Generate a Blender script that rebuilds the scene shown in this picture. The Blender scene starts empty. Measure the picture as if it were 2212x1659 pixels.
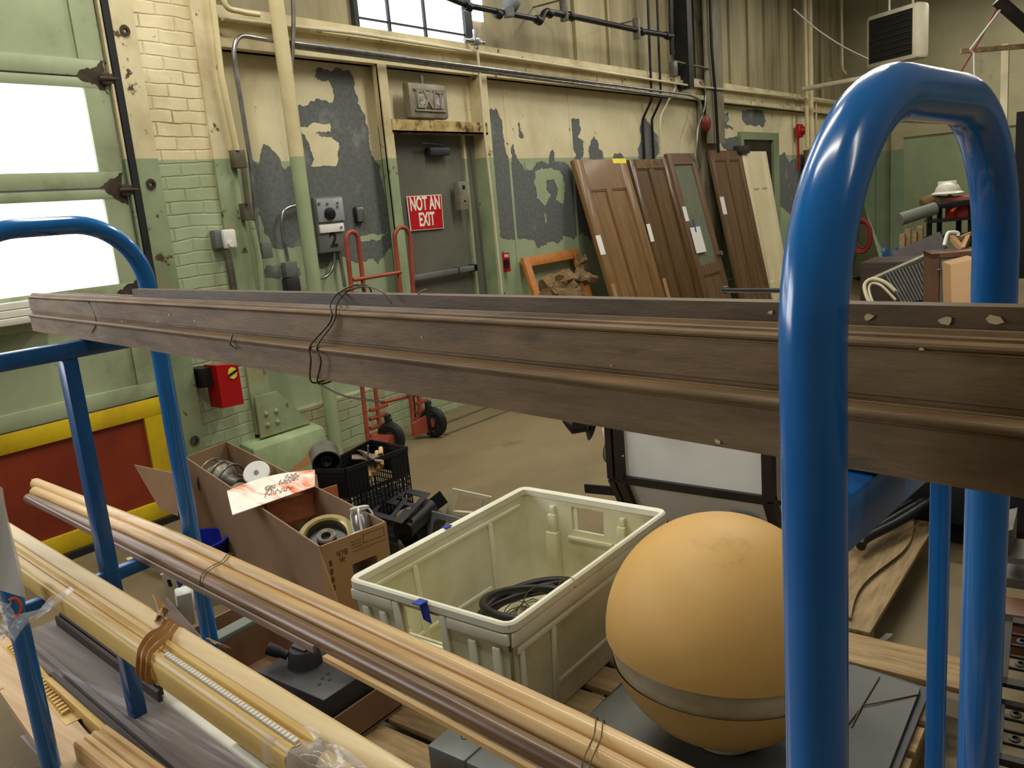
import bpy, bmesh, math, random
from mathutils import Vector as V, Matrix, Quaternion
random.seed(7)
R3 = math.radians
# ------------------------------------------------------------------ camera
F, CX, CY, H = 1800.0, 1106.0, 829.5, 1.55
d1 = V((2505-CX, 325-CY, F)).normalized()
dn = V((1870-CX, 9000-CY, F)).normalized()
dn = (dn - d1*dn.dot(d1)).normalized()
up = -dn
d2 = up.cross(d1)
RW = Matrix((d1, d2, up))            # rows: world axes in camera space (x right, y down, z forward)
cam_d = bpy.data.cameras.new('camera')
cam = bpy.data.objects.new('camera', cam_d)
bpy.context.scene.collection.objects.link(cam)
bpy.context.scene.camera = cam
cam_d.sensor_fit = 'HORIZONTAL'; cam_d.sensor_width = 36.0
cam_d.lens = 36.0*F/2212.0
cam_d.clip_start = 0.03; cam_d.clip_end = 200
_m = RW @ Matrix(((1,0,0),(0,-1,0),(0,0,-1)))
cam.matrix_world = Matrix.Translation((0,0,H)) @ _m.to_4x4()
# ------------------------------------------------------------------ world and lights
sc = bpy.context.scene
w = bpy.data.worlds.new('world'); sc.world = w; w.use_nodes = True
w.node_tree.nodes['Background'].inputs[0].default_value = (0.80, 0.80, 0.76, 1)
w.node_tree.nodes['Background'].inputs[1].default_value = 0.13
def area(name, loc, sx, sy, e, col, rot=(0,0,0), spread=180):
    l = bpy.data.lights.new(name, 'AREA'); l.shape = 'RECTANGLE'; l.size = sx; l.size_y = sy
    l.energy = e; l.color = col; l.spread = R3(spread)
    o = bpy.data.objects.new(name, l); sc.collection.objects.link(o); o.location = loc; o.rotation_euler = rot
    return o
WARM = (1.0, 0.955, 0.85)
area('ceiling_strip_light', (2.2, 2.9, 4.3), 0.25, 2.4, 74, WARM)
area('ceiling_strip_light', (0.3, 1.2, 4.3), 0.25, 2.4, 40, WARM)
area('ceiling_strip_light', (5.0, 2.0, 4.3), 0.25, 2.4, 90, WARM)
area('ceiling_strip_light', (7.8, 2.6, 4.3), 0.25, 2.4, 62, WARM)
area('ceiling_strip_light', (11.5, 1.9, 4.3), 0.25, 2.4, 62, WARM)
area('ceiling_strip_light', (14.2, 1.2, 4.3), 0.25, 2.4, 62, WARM)  # extra lamp added to brighten the dark far wall, no known fixture
area('ceiling_strip_light', (1.0, -2.6, 4.3), 0.25, 2.4, 26, WARM)
area('door_daylight', (-0.9, 3.9, 1.9), 1.6, 1.1, 38, (0.86, 0.90, 1.0), (R3(-90), 0, 0))
vs = sc.view_settings
sc.display_settings.display_device = 'sRGB'
vs.view_transform = 'Standard'; vs.look = 'None'; vs.gamma = 1; vs.exposure = 0.0; vs.use_curve_mapping = False
# ------------------------------------------------------------------ projection helpers (photo pixel + one real distance -> point in the hall)
def ray(x, y): return RW @ V(((x-CX)/F, (y-CY)/F, 1.0))
CAM = V((0, 0, H))
def Pz(x, y, h): r = ray(x, y); return CAM + r*((h-H)/r.z)
def Py(x, y, Y): r = ray(x, y); return CAM + r*(Y/r.y)
def Px(x, y, X): r = ray(x, y); return CAM + r*(X/r.x)
def Pd(x, y, d): return CAM + ray(x, y)*d
# ------------------------------------------------------------------ materials
def lin(c):
    o = []
    for v in c:
        v = v/255.0
        o.append(v/12.92 if v <= 0.04045 else ((v+0.055)/1.055)**2.4)
    return (o[0], o[1], o[2], 1)
MT = {}
def mat(name, c, c2=None, s=4.0, rough=0.6, metal=0.0, bump=0.0, bs=None, st=(1,1,1), spots=None, split=None,
        spec=0.4, coat=0.0, brick=None, lo=0.35, hi=0.65, emit=None, alpha=1.0, trans=0.0, spots2=None, det=6):
    m = bpy.data.materials.new(name); m.use_nodes = True; nt = m.node_tree; N = nt.nodes; L = nt.links
    b = N['Principled BSDF']
    b.inputs['Roughness'].default_value = rough; b.inputs['Metallic'].default_value = metal
    b.inputs['Specular IOR Level'].default_value = spec; b.inputs['Coat Weight'].default_value = coat
    b.inputs['Coat Roughness'].default_value = 0.12
    b.inputs['Alpha'].default_value = alpha; b.inputs['Transmission Weight'].default_value = trans
    tc = N.new('ShaderNodeTexCoord'); mp = N.new('ShaderNodeMapping'); mp.inputs['Scale'].default_value = st
    L.new(tc.outputs['Object'], mp.inputs['Vector'])
    def noise(scale, det=det, vec=None):
        n = N.new('ShaderNodeTexNoise'); n.inputs['Scale'].default_value = scale; n.inputs['Detail'].default_value = det
        n.inputs['Roughness'].default_value = 0.62
        L.new(vec or mp.outputs['Vector'], n.inputs['Vector']); return n.outputs['Fac']
    def ramp(fac, a, bb):
        r = N.new('ShaderNodeMapRange'); r.inputs[1].default_value = a; r.inputs[2].default_value = bb
        L.new(fac, r.inputs[0]); return r.outputs[0]
    def mix(fac, A, B):
        x = N.new('ShaderNodeMix'); x.data_type = 'RGBA'
        if hasattr(fac, 'links'): L.new(fac, x.inputs[0])
        else: x.inputs[0].default_value = fac
        for v, i in ((A, 6), (B, 7)):
            if hasattr(v, 'links'): L.new(v, x.inputs[i])
            else: x.inputs[i].default_value = v
        return x.outputs[2]
    col = None
    if c2 is not None: col = mix(ramp(noise(s), lo, hi), lin(c), lin(c2))
    if split:
        z, g, g2 = split
        ge = N.new('ShaderNodeNewGeometry'); sx = N.new('ShaderNodeSeparateXYZ'); L.new(ge.outputs['Position'], sx.inputs[0])
        mm = N.new('ShaderNodeMath'); mm.operation = 'LESS_THAN'; mm.inputs[1].default_value = z; L.new(sx.outputs[2], mm.inputs[0])
        gc = mix(ramp(noise(s), lo, hi), lin(g), lin(g2))
        col = mix(mm.outputs[0], col or lin(c), gc)
    for sp in (spots, spots2):
        if sp:
            scol, ssc, th = sp[:3]; sv = None
            if len(sp) > 3:
                m2 = N.new('ShaderNodeMapping'); m2.inputs['Scale'].default_value = sp[3]; L.new(tc.outputs['Object'], m2.inputs['Vector']); sv = m2.outputs[0]
            col = mix(ramp(noise(ssc, 5, sv or tc.outputs['Object']), th, th+0.05 if len(sp) < 5 else th+sp[4]), col or lin(c), lin(scol))
    hgt = None
    if brick:
        bt = N.new('ShaderNodeTexBrick'); bt.inputs['Scale'].default_value = 1.0
        bt.inputs['Brick Width'].default_value = 0.21; bt.inputs['Row Height'].default_value = 0.07; bt.inputs['Mortar Size'].default_value = 0.006
        bt.inputs['Mortar Smooth'].default_value = 0.6; bt.inputs[1].default_value = (1,1,1,1); bt.inputs[2].default_value = (1,1,1,1); bt.inputs[3].default_value = (0,0,0,1)
        cb = N.new('ShaderNodeCombineXYZ'); sp_ = N.new('ShaderNodeSeparateXYZ'); L.new(tc.outputs['Object'], sp_.inputs[0])
        nn = N.new('ShaderNodeTexNoise'); nn.inputs['Scale'].default_value = 5; L.new(tc.outputs['Object'], nn.inputs['Vector'])
        ad = N.new('ShaderNodeMath'); ad.operation = 'MULTIPLY_ADD'; ad.inputs[1].default_value = 0.03; L.new(nn.outputs['Fac'], ad.inputs[0]); L.new(sp_.outputs[2], ad.inputs[2])
        L.new(sp_.outputs[0], cb.inputs[0]); L.new(ad.outputs[0], cb.inputs[1]); L.new(cb.outputs[0], bt.inputs['Vector'])
        hgt = bt.outputs['Color']
        # dirt settled in the joints, patchy
        inv = N.new('ShaderNodeInvert'); L.new(bt.outputs['Color'], inv.inputs[1])
        mu = N.new('ShaderNodeMath'); mu.operation = 'MULTIPLY'; L.new(inv.outputs[0], mu.inputs[0]); L.new(ramp(noise(3.0, 4, tc.outputs['Object']), 0.40, 0.75), mu.inputs[1])
        col = mix(mu.outputs[0], col or lin(c), lin(brick))
    if col is None: b.inputs['Base Color'].default_value = lin(c)
    else: L.new(col, b.inputs['Base Color'])
    if bump or brick:
        bn = N.new('ShaderNodeBump'); bn.inputs['Strength'].default_value = bump or 0.5; bn.inputs['Distance'].default_value = 0.01
        h2 = noise(bs or s*3)
        if hgt:
            ma = N.new('ShaderNodeMath'); ma.operation = 'MULTIPLY_ADD'; ma.inputs[1].default_value = 0.5
            L.new(h2, ma.inputs[0]); L.new(hgt, ma.inputs[2]); h2 = ma.outputs[0]
        L.new(h2, bn.inputs['Height']); L.new(bn.outputs[0], b.inputs['Normal'])
    if emit:
        b.inputs['Emission Color'].default_value = lin(emit[0]); b.inputs['Emission Strength'].default_value = emit[1]
    MT[name] = m
    return m
# ------------------------------------------------------------------ mesh builder
def smooth_path(pts, n=6, closed=False):
    pts = [V(p) for p in pts]
    if len(pts) < 3: return pts
    out = []; N_ = len(pts)
    rng = range(N_) if closed else range(N_-1)
    for i in rng:
        if closed: p0, p1, p2, p3 = pts[(i-1) % N_], pts[i], pts[(i+1) % N_], pts[(i+2) % N_]
        else: p0 = pts[i-1] if i else pts[0]*2-pts[1]; p1 = pts[i]; p2 = pts[i+1]; p3 = pts[i+2] if i+2 < N_ else pts[-1]*2-pts[-2]
        for k in range(n):
            t = k/n
            out.append(0.5*((2*p1)+(p2-p0)*t+(2*p0-5*p1+4*p2-p3)*t*t+(3*p1-p0-3*p2+p3)*t**3))
    if not closed: out.append(pts[-1])
    return out
def rounded(pts, r, n=6):
    """polyline with its corners rounded by radius r"""
    pts = [V(p) for p in pts]; out = [pts[0]]
    for i in range(1, len(pts)-1):
        a, b, c = pts[i-1], pts[i], pts[i+1]
        u = (a-b); v = (c-b); ru = min(r, u.length*0.49, v.length*0.49)
        p = b+u.normalized()*ru; q = b+v.normalized()*ru
        for k in range(n+1):
            t = k/n; out.append(p*(1-t)**2+b*2*t*(1-t)+q*t*t)
    out.append(pts[-1]); return out
class B:
    def __init__(s): s.bm = bmesh.new()
    def _mi(s, fs, mi):
        for f in fs: f.material_index = mi
    def hexa(s, p, mi=0, bev=0):
        """p: 8 corners, bottom ring 0-3 then top ring 4-7"""
        vs = [s.bm.verts.new(q) for q in p]
        fs = [s.bm.faces.new([vs[i] for i in f]) for f in ((3,2,1,0),(4,5,6,7),(0,1,5,4),(1,2,6,5),(2,3,7,6),(3,0,4,7))]
        s._mi(fs, mi)
        bmesh.ops.recalc_face_normals(s.bm, faces=fs)
        if bev:
            es = list({e for f in fs for e in f.edges})
            r = bmesh.ops.bevel(s.bm, geom=es, offset=bev, segments=2, affect='EDGES', profile=0.5)
            s._mi(r['faces'], mi)
        return s
    def obox(s, o, a, b, c, mi=0, bev=0):
        o, a, b, c = V(o), V(a), V(b), V(c)
        return s.hexa([o, o+a, o+a+b, o+b, o+c, o+a+c, o+a+b+c, o+b+c], mi, bev)
    def box(s, c, d, mi=0, bev=0, rot=None):
        c = V(c); m = rot if rot is not None else Matrix.Identity(3)
        a, b, e = m @ V((d[0],0,0)), m @ V((0,d[1],0)), m @ V((0,0,d[2]))
        return s.obox(c-(a+b+e)/2, a, b, e, mi, bev)
    def mm(s, x0, x1, y0, y1, z0, z1, mi=0, bev=0):
        return s.obox((min(x0,x1), min(y0,y1), min(z0,z1)), (abs(x1-x0),0,0), (0,abs(y1-y0),0), (0,0,abs(z1-z0)), mi, bev)
    def bar(s, p, q, wd, th, upv=(0,0,1), mi=0, bev=0):
        p, q = V(p), V(q); d = (q-p); n = d.normalized(); sd = n.cross(V(upv)).normalized(); u = sd.cross(n)
        return s.obox(p-sd*wd/2-u*th/2, d, sd*wd, u*th, mi, bev)
    def sweep(s, prof, path, mi=0, upv=(0,0,1), caps=True, closed=False, scales=None):
        path = [V(p) for p in path]; n = len(path); rings = []; upv = V(upv)
        prev = None
        for i, p in enumerate(path):
            if closed: t = (path[(i+1) % n]-path[i-1]).normalized()
            else: t = (path[min(i+1, n-1)]-path[max(i-1, 0)]).normalized()
            if prev is None:
                sd = t.cross(upv)
                if sd.length < 1e-3: sd = t.cross(V((1,0,0)))
                sd.normalize()
            else:
                sd = prev - t*prev.dot(t); sd.normalize()
            prev = sd; u = sd.cross(t)
            k = scales[i] if scales else 1.0
            rings.append([s.bm.verts.new(p+sd*a*k+u*b*k) for a, b in prof])
        m = len(prof); fs = []
        for i in range(n if closed else n-1):
            A, Bq = rings[i], rings[(i+1) % n]
            for j in range(m): fs.append(s.bm.faces.new((A[j], A[(j+1) % m], Bq[(j+1) % m], Bq[j])))
        if caps and not closed:
            fs.append(s.bm.faces.new(list(reversed(rings[0])))); fs.append(s.bm.faces.new(rings[-1]))
        s._mi(fs, mi); bmesh.ops.recalc_face_normals(s.bm, faces=fs)
        return s
    def tube(s, path, r, seg=12, mi=0, caps=True, closed=False, scales=None):
        prof = [(r*math.cos(2*math.pi*k/seg), r*math.sin(2*math.pi*k/seg)) for k in range(seg)]
        return s.sweep(prof, path, mi, caps=caps, closed=closed, scales=scales)
    def cyl(s, p, q, r, seg=16, mi=0, r2=None):
        sc_ = [1.0, (r2/r) if r2 is not None else 1.0]
        return s.tube([p, q], r, seg, mi, scales=sc_)
    def lathe(s, prof, c, axis=(0,0,1), seg=32, mi=0, caps=False):
        """prof: (radius, distance along the axis)"""
        c, ax = V(c), V(axis).normalized()
        a = ax.cross(V((0,0,1)) if abs(ax.z) < 0.9 else V((1,0,0))).normalized(); b = ax.cross(a)
        rings = []
        for r, h in prof:
            if r < 1e-6: rings.append([s.bm.verts.new(c+ax*h)])
            else: rings.append([s.bm.verts.new(c+ax*h+a*r*math.cos(2*math.pi*k/seg)+b*r*math.sin(2*math.pi*k/seg)) for k in range(seg)])
        fs = []
        for A, Bq in zip(rings, rings[1:]):
            for k in range(seg):
                k2 = (k+1) % seg
                if len(A) == 1 and len(Bq) == 1: continue
                if len(A) == 1: fs.append(s.bm.faces.new((A[0], Bq[k], Bq[k2])))
                elif len(Bq) == 1: fs.append(s.bm.faces.new((A[k], Bq[0], A[k2])))
                else: fs.append(s.bm.faces.new((A[k], Bq[k], Bq[k2], A[k2])))
        if caps:
            for rg in (rings[0], rings[-1]):
                if len(rg) > 1: fs.append(s.bm.faces.new(rg))
        s._mi(fs, mi); bmesh.ops.recalc_face_normals(s.bm, faces=fs)
        return s
    def slab(s, pts, th, mi=0):
        """polygon pts (3D) given thickness vector th"""
        th = V(th); a = [s.bm.verts.new(V(p)) for p in pts]; b = [s.bm.verts.new(V(p)+th) for p in pts]; n = len(a)
        fs = [s.bm.faces.new(a), s.bm.faces.new(list(reversed(b)))]
        for i in range(n): fs.append(s.bm.faces.new((a[i], b[i], b[(i+1) % n], a[(i+1) % n])))
        s._mi(fs, mi); bmesh.ops.recalc_face_normals(s.bm, faces=fs)
        return s
    def grid(s, fn, nu, nv, mi=0, th=0.0):
        vs = [[s.bm.verts.new(V(fn(i/nu, j/nv))) for j in range(nv+1)] for i in range(nu+1)]
        fs = [s.bm.faces.new((vs[i][j], vs[i+1][j], vs[i+1][j+1], vs[i][j+1])) for i in range(nu) for j in range(nv)]
        if th:
            bmesh.ops.recalc_face_normals(s.bm, faces=fs)
            s._mi(fs, mi)
            bmesh.ops.solidify(s.bm, geom=fs, thickness=th)
        s._mi(fs, mi); return s
    def jitter(s, a, seed=1):
        from mathutils import noise as nz
        for v in s.bm.verts: v.co += V((nz.noise(v.co*14+V((seed,0,0))), nz.noise(v.co*14+V((0,seed,9))), nz.noise(v.co*14+V((3,0,seed)))))*a
        return s
    def build(s, name, m, parent=None, local=False, ang=38):
        me = bpy.data.meshes.new(name); s.bm.to_mesh(me); s.bm.free()
        for k in (m if isinstance(m, (list, tuple)) else [m]): me.materials.append(MT[k])
        for p in me.polygons: p.use_smooth = True
        me.set_sharp_from_angle(angle=R3(ang))
        o = bpy.data.objects.new(name, me); sc.collection.objects.link(o)
        if parent is not None:
            o.parent = parent
            if not local: o.matrix_parent_inverse = wm(parent).inverted()
        return o
def wm(o):
    return (wm(o.parent) @ o.matrix_parent_inverse @ o.matrix_basis) if o.parent else o.matrix_basis.copy()
def tag(o, label=None, cat=None, group=None, kind=None):
    if label: o['label'] = label
    if cat: o['category'] = cat
    if group: o['group'] = group
    if kind: o['kind'] = kind
    return o
def thing(name, label, cat, loc, rot=None, group=None):
    o = bpy.data.objects.new(name, None); sc.collection.objects.link(o); o.empty_display_size = 0.05
    mtx = Matrix.Translation(V(loc))
    if rot is not None: mtx = mtx @ rot.to_4x4()
    o.matrix_basis = mtx
    return tag(o, label, cat, group)
def S(o): o['kind'] = 'structure'; return o
_tmp = []
def text(name, body, m, mtx, size, parent=None, ext=0.0006, bold=0.0, local=False, sx=1.0, mirror=False):
    cu = bpy.data.curves.new('t', 'FONT'); cu.body = body; cu.size = size; cu.extrude = ext; cu.offset = bold
    cu.align_x = 'CENTER'; cu.align_y = 'CENTER'; cu.space_line = 0.85
    ob = bpy.data.objects.new('t', cu); sc.collection.objects.link(ob)
    dg = bpy.context.evaluated_depsgraph_get(); me = bpy.data.meshes.new_from_object(ob.evaluated_get(dg))
    bpy.data.objects.remove(ob); bpy.data.curves.remove(cu)
    me.transform(mtx @ Matrix.Diagonal((-sx if mirror else sx, 1, 1, 1))); me.name = name
    me.materials.clear(); me.materials.append(MT[m])
    o = bpy.data.objects.new(name, me); sc.collection.objects.link(o)
    if parent is not None:
        o.parent = parent
        if not local: o.matrix_parent_inverse = wm(parent).inverted()
    return o
def frame_mtx(c, xa, ya):
    xa, ya = V(xa).normalized(), V(ya); ya = (ya-xa*ya.dot(xa)).normalized(); za = xa.cross(ya)
    m = Matrix((xa, ya, za)).transposed().to_4x4(); m.translation = V(c); return m
WALLROT = lambda c: frame_mtx(c, (1,0,0), (0,0,1))    # writing on the long wall, facing the hall
def jag(poly, amp=0.012, it=3):
    for k in range(it):
        out = []
        for i, p in enumerate(poly):
            q = poly[(i+1) % len(poly)]; out.append(p)
            mx, mz = (p[0]+q[0])/2, (p[1]+q[1])/2; dx, dz = q[0]-p[0], q[1]-p[1]; l = math.hypot(dx, dz) or 1
            a = random.uniform(-1, 1)*min(amp, l*0.22); out.append((mx-dz/l*a, mz+dx/l*a))
        poly = out
    return poly
# ------------------------------------------------------------------ material library
mat('cream_paint', (222,210,166), (205,190,142), 3, 0.55, bump=0.15, bs=20, spots=((150,132,90), 2.2, 0.62, (1,1,0.35), 0.25))
CREAM, GREEN = (226,214,170), (164,184,134)
SPL = 1.965
mat('wall_paint', (234,222,182), (216,204,162), 2.0, 0.5, bump=0.12, bs=30, split=(SPL,(170,184,148),(154,168,132)), spots=((130,116,80), 9, 0.68), spots2=((178,162,118), 1.3, 0.56, (1,1,0.5), 0.3))
mat('brick_paint', (236,222,182), (212,196,152), 2.6, 0.5, bump=0.55, bs=14, split=(SPL,(174,186,150),(156,170,132)), brick=(134,112,74), spots=((96,80,52), 9, 0.655), spots2=((172,152,104), 1.6, 0.50, (1,1,1), 0.3))
mat('steel_paint', (226,212,172), (200,186,144), 3.5, 0.45, bump=0.15, bs=25, split=(SPL,(160,174,136),(134,148,112)), spots=((84,66,44), 10, 0.63), spots2=((160,140,96), 1.8, 0.52, (1,1,1), 0.25))
mat('column_dirty', (150,142,114), (112,104,82), 2.4, 0.6, spots=((52,46,38), 3.5, 0.56, (1,1,0.5), 0.15))
mat('pipe_paint', (226,212,166), (206,192,146), 3.5, 0.35, split=(SPL,(168,182,142),(154,168,130)), spots=((60,50,40), 16, 0.70))
mat('peel_grey', (112,116,112), (94,98,95), 34, 0.8, bump=0.3, bs=70, spots=((142,144,136), 2.6, 0.58, (1,1,1), 0.1))
mat('green_flake', (170,186,148), (156,172,134), 6, 0.5)
mat('cream_flake', (234,222,180), (220,208,166), 6, 0.5)
mat('upper_panel', (176,164,126), (126,116,86), 1.2, 0.55, st=(2.5,1,0.35), bump=0.1, spots=((104,94,66), 2.4, 0.60, (2,1,0.25), 0.3))
mat('far_paint', (176,168,132), (154,146,112), 1.0, 0.6, split=(1.95,(134,150,120),(116,132,102)), spots=((70,66,48), 3, 0.62, (1,1,0.5), 0.25))
mat('green_leaf', (146,156,120), (130,142,106), 1.6, 0.5, spots=((90,96,64), 3, 0.66, (1,1,0.4), 0.2))
mat('garage_green', (168,178,142), (146,156,120), 2.0, 0.45, bump=0.1, spots=((84,78,54), 7, 0.64), spots2=((116,114,82), 2.0, 0.52, (1,1,1), 0.25))
mat('rust_red', (146,58,32), (122,46,26), 2.5, 0.45, spots=((176,72,30), 3, 0.64, (1,1,1), 0.2))
mat('safety_yellow', (222,190,26), (190,156,24), 4, 0.5, spots=((86,72,30), 6, 0.64))
mat('grime', (44,38,32), (78,66,50), 10, 0.9, bump=0.3)
mat('black_rubber', (20,20,22), (34,33,34), 8, 0.6, bump=0.1)
mat('black_metal', (22,22,24), (40,38,38), 6, 0.4, 0.3)
mat('black_plastic', (24,24,28), (34,34,40), 5, 0.38)
mat('window_glow', (240,244,250), emit=((238,243,255), 3.2), rough=0.4)
mat('grey_door', (112,112,98), (96,96,84), 2.0, 0.4, 0.0, spots=((72,70,58), 4, 0.64, (1,1,0.4), 0.2))
mat('rusty_lintel', (196,176,116), (150,120,70), 8, 0.7, spots=((70,40,22), 10, 0.52, (1,1,1), 0.12), bump=0.3)
mat('galvanized', (178,178,176), (140,140,138), 12, 0.28, 0.85)
mat('dull_metal', (128,124,112), (98,94,84), 10, 0.45, 0.6)
mat('box_grey', (122,124,120), (104,106,102), 4, 0.45, 0.2)
mat('panel_face', (176,180,178), (160,164,162), 3, 0.4, 0.2)
mat('box_brown', (104,98,78), (84,78,60), 6, 0.55)
mat('dark_grey', (62,62,64), (50,50,52), 6, 0.45, 0.2)
mat('white_plastic', (232,230,222), (220,218,208), 5, 0.35)
mat('sign_red', (190,24,30), rough=0.35)
mat('sign_white', (244,236,218), rough=0.4)
mat('black_ink', (16,15,16), rough=0.6)
mat('exit_grey', (150,144,122), (120,114,96), 8, 0.45, 0.2, spots=((66,58,46), 12, 0.66))
mat('exit_glass', (176,160,150), (120,90,80), 10, 0.4)
mat('extinguisher_red', (178,18,22), (160,14,18), 5, 0.3)
mat('bell_red', (130,44,30), (100,34,24), 8, 0.5)
mat('sticker_yellow', (236,216,60), rough=0.5)
mat('truck_orange', (166,80,58), (140,64,46), 6, 0.4, spots=((90,46,34), 14, 0.68))
mat('concrete', (132,116,84), (106,92,64), 0.9, 0.62, bump=0.12, bs=40, st=(0.6,1.2,1), spots=((92,80,56), 2.2, 0.60, (1,1,1), 0.2), spots2=((176,162,124), 14, 0.70))
mat('concrete_dark', (96,84,62), (70,60,44), 6, 0.8, bump=0.3)
mat('pier_concrete', (164,182,136), (140,156,112), 4, 0.7, bump=0.3, spots=((176,130,88), 3.2, 0.53, (1,1,3)), spots2=((62,58,40), 6, 0.60))
mat('cart_blue', (20,114,186), (12,98,168), 5, 0.20, 0.0, spec=0.5, coat=0.5, spots=((44,64,84), 16, 0.73))
mat('cart_blue_worn', (24,86,142), (16,72,124), 14, 0.30, 0.0, coat=0.25, spots=((96,108,118), 20, 0.70))
GR = (26, 1.1, 26)
mat('moulding_brown', (144,114,74), (112,86,52), 1.6, 0.65, st=GR, bump=0.15, bs=3, spots=((190,166,120), 5, 0.74), spots2=((74,58,40), 1.2, 0.58, (30,1,30), 0.2), coat=0.1)
mat('moulding_brown_dark', (112,88,56), (82,64,40), 1.6, 0.62, st=GR, bump=0.15, bs=3, spots=((196,170,120), 5.5, 0.72))
mat('rod_light', (222,188,132), (202,164,106), 1.4, 0.45, st=(30,0.8,30), coat=0.25, spots=((168,120,66), 1.0, 0.62, (34,0.8,34), 0.15))
mat('rod_honey', (214,176,114), (188,146,84), 1.4, 0.48, st=(30,0.8,30), coat=0.2, spots=((150,104,60), 3, 0.66))
mat('rod_brown', (132,98,60), (98,70,42), 1.4, 0.38, st=(30,0.8,30), coat=0.15)
mat('rod_grey', (150,130,114), (116,100,90), 1.4, 0.45, st=(30,0.8,30))
mat('pine_yellow', (218,184,108), (196,158,82), 1.1, 0.5, st=(20,0.7,20), coat=0.15, spots=((140,108,60), 9, 0.75, (2,0.6,2)))
mat('pine_pale', (220,198,150), (204,174,122), 1.2, 0.55, st=(22,0.8,22), coat=0.1, spots=((130,110,84), 10, 0.74, (2,0.6,2)))
mat('deck_grey_wood', (140,128,116), (112,102,94), 1.3, 0.5, st=(26,0.8,26), spots=((178,170,172), 1.4, 0.60, (20,0.7,20), 0.15))
mat('white_paint_wood', (222,218,204), (204,198,180), 4, 0.55, spots=((110,104,90), 8, 0.70))
mat('dark_wood', (66,50,40), (46,36,30), 2, 0.5, st=(20,1,20))
mat('tape_brown', (176,130,74), (150,104,54), 4, 0.35)
mat('plastic_film', (232,228,220), rough=0.12, alpha=0.32, spec=0.8)
mat('plastic_sheet', (222,216,200), rough=0.35, alpha=0.8)
mat('orange_print', (230,84,40), rough=0.5)
mat('ball_yellow', (214,172,102), (198,150,74), 1.8, 0.52, coat=0.0, lo=0.3, hi=0.7, spots=((150,112,56), 3.2, 0.68, (1,1,1), 0.2), spots2=((92,80,40), 30, 0.79))
mat('ball_band', (208,196,164), (178,158,116), 5, 0.6, bump=0.2, spots=((62,60,40), 4.6, 0.70, (1,1,2), 0.05))
mat('bin_plastic', (236,234,214), (222,218,188), 3.5, 0.42, bump=0.1, bs=12, spots=((168,152,98), 2.6, 0.60, (1,1,1), 0.25), spots2=((92,80,58), 14, 0.745))
mat('bin_inside', (226,222,194), (200,190,140), 3.0, 0.5, spots=((110,92,56), 3.0, 0.60, (1,1,1), 0.2), spots2=((56,48,36), 18, 0.735))
mat('tape_blue', (40,62,160), rough=0.5)
mat('cardboard', (150,120,90), (132,104,76), 3, 0.75, bump=0.05)
mat('cardboard_light', (172,136,92), (158,122,80), 3, 0.7)
mat('cardboard_in', (148,114,84), (130,98,72), 3, 0.8)
mat('cardboard_orange', (196,124,80), (180,110,70), 40, 0.7, st=(1,1,1))
mat('box_ink', (88,64,36), rough=0.8)
mat('paper_orange', (252,236,220), (244,116,58), 2.4, 0.6, st=(5.0,1.2,1.0), lo=0.50, hi=0.64)
mat('brass', (176,160,110), (140,126,84), 6, 0.35, 0.6)
mat('lamp_grey', (132,126,112), (96,90,80), 6, 0.4, 0.5)
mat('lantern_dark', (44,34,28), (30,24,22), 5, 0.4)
mat('lantern_pane', (226,224,214), (214,212,202), 2, 0.4)
mat('pallet_wood', (170,144,102), (132,108,72), 2, 0.75, st=(3,22,22), spots=((110,88,58), 4, 0.64))
mat('pallet_wood_y', (176,150,108), (140,114,76), 2, 0.75, st=(22,3,22), spots=((110,88,58), 4, 0.64))
mat('steel_plate', (96,96,88), (82,82,76), 3, 0.5, 0.1, spots=((120,114,98), 12, 0.72))
mat('switch_black', (66,62,64), (50,46,48), 6, 0.42, 0.2, spots=((86,66,60), 8, 0.68))
mat('oak', (140,106,64), (112,80,44), 1.6, 0.42, st=(16,16,1), coat=0.15, spots=((96,60,30), 1.4, 0.6, (26,26,1.2), 0.2))
mat('oak_dark', (108,76,42), (76,52,28), 1.6, 0.35, st=(16,16,1), coat=0.3, spots=((60,40,24), 1.4, 0.62, (3,3,0.6), 0.25))
mat('oak_brown', (122,94,64), (96,70,46), 1.6, 0.5, st=(16,16,1), spots=((80,50,26), 2.0, 0.60, (18,18,0.8), 0.12))
mat('door_cream', (240,228,188), (230,216,172), 2, 0.45)
mat('obscure_glass', (118,124,104), (106,112,94), 20, 0.25)
mat('label_white', (240,238,230), rough=0.6)
mat('tape_yellow', (246,224,40), rough=0.4)
mat('pine_frame', (196,128,62), (176,108,48), 2, 0.45, st=(8,8,8))
mat('driftwood', (134,108,70), (92,72,46), 9, 0.9, bump=1.0, bs=24)
mat('board_stained', (206,178,140), (186,152,112), 1.4, 0.6, st=(22,0.8,22), spots=((110,78,60), 7, 0.66, (1,0.7,1)))
mat('hard_hat', (236,232,214), rough=0.3)
mat('tarp_blue', (34,88,140), (24,66,110), 5, 0.5)
mat('bin_blue', (30,42,150), (24,34,128), 4, 0.35)
mat('bucket_blue', (30,42,150), (24,34,128), 4, 0.35)
mat('cord_red', (140,40,44), rough=0.6)
mat('cord_white', (206,202,190), rough=0.6)
mat('wire_brown', (84,70,44), rough=0.5, metal=0.4)
mat('cable_black', (22,22,22), rough=0.45)
mat('grate_iron', (58,54,48), (42,40,36), 8, 0.5, 0.3)
mat('cream_tube', (214,206,176), (200,190,156), 4, 0.4)
mat('grey_roll', (128,132,120), (112,116,104), 4, 0.6)
mat('cabinet_wood', (104,68,42), (84,54,34), 3, 0.5)
mat('tool_red', (166,50,36), rough=0.5)
mat('heater_case', (206,198,172), (186,178,150), 3, 0.45)
mat('heater_dark', (28,26,26), rough=0.6)
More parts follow.
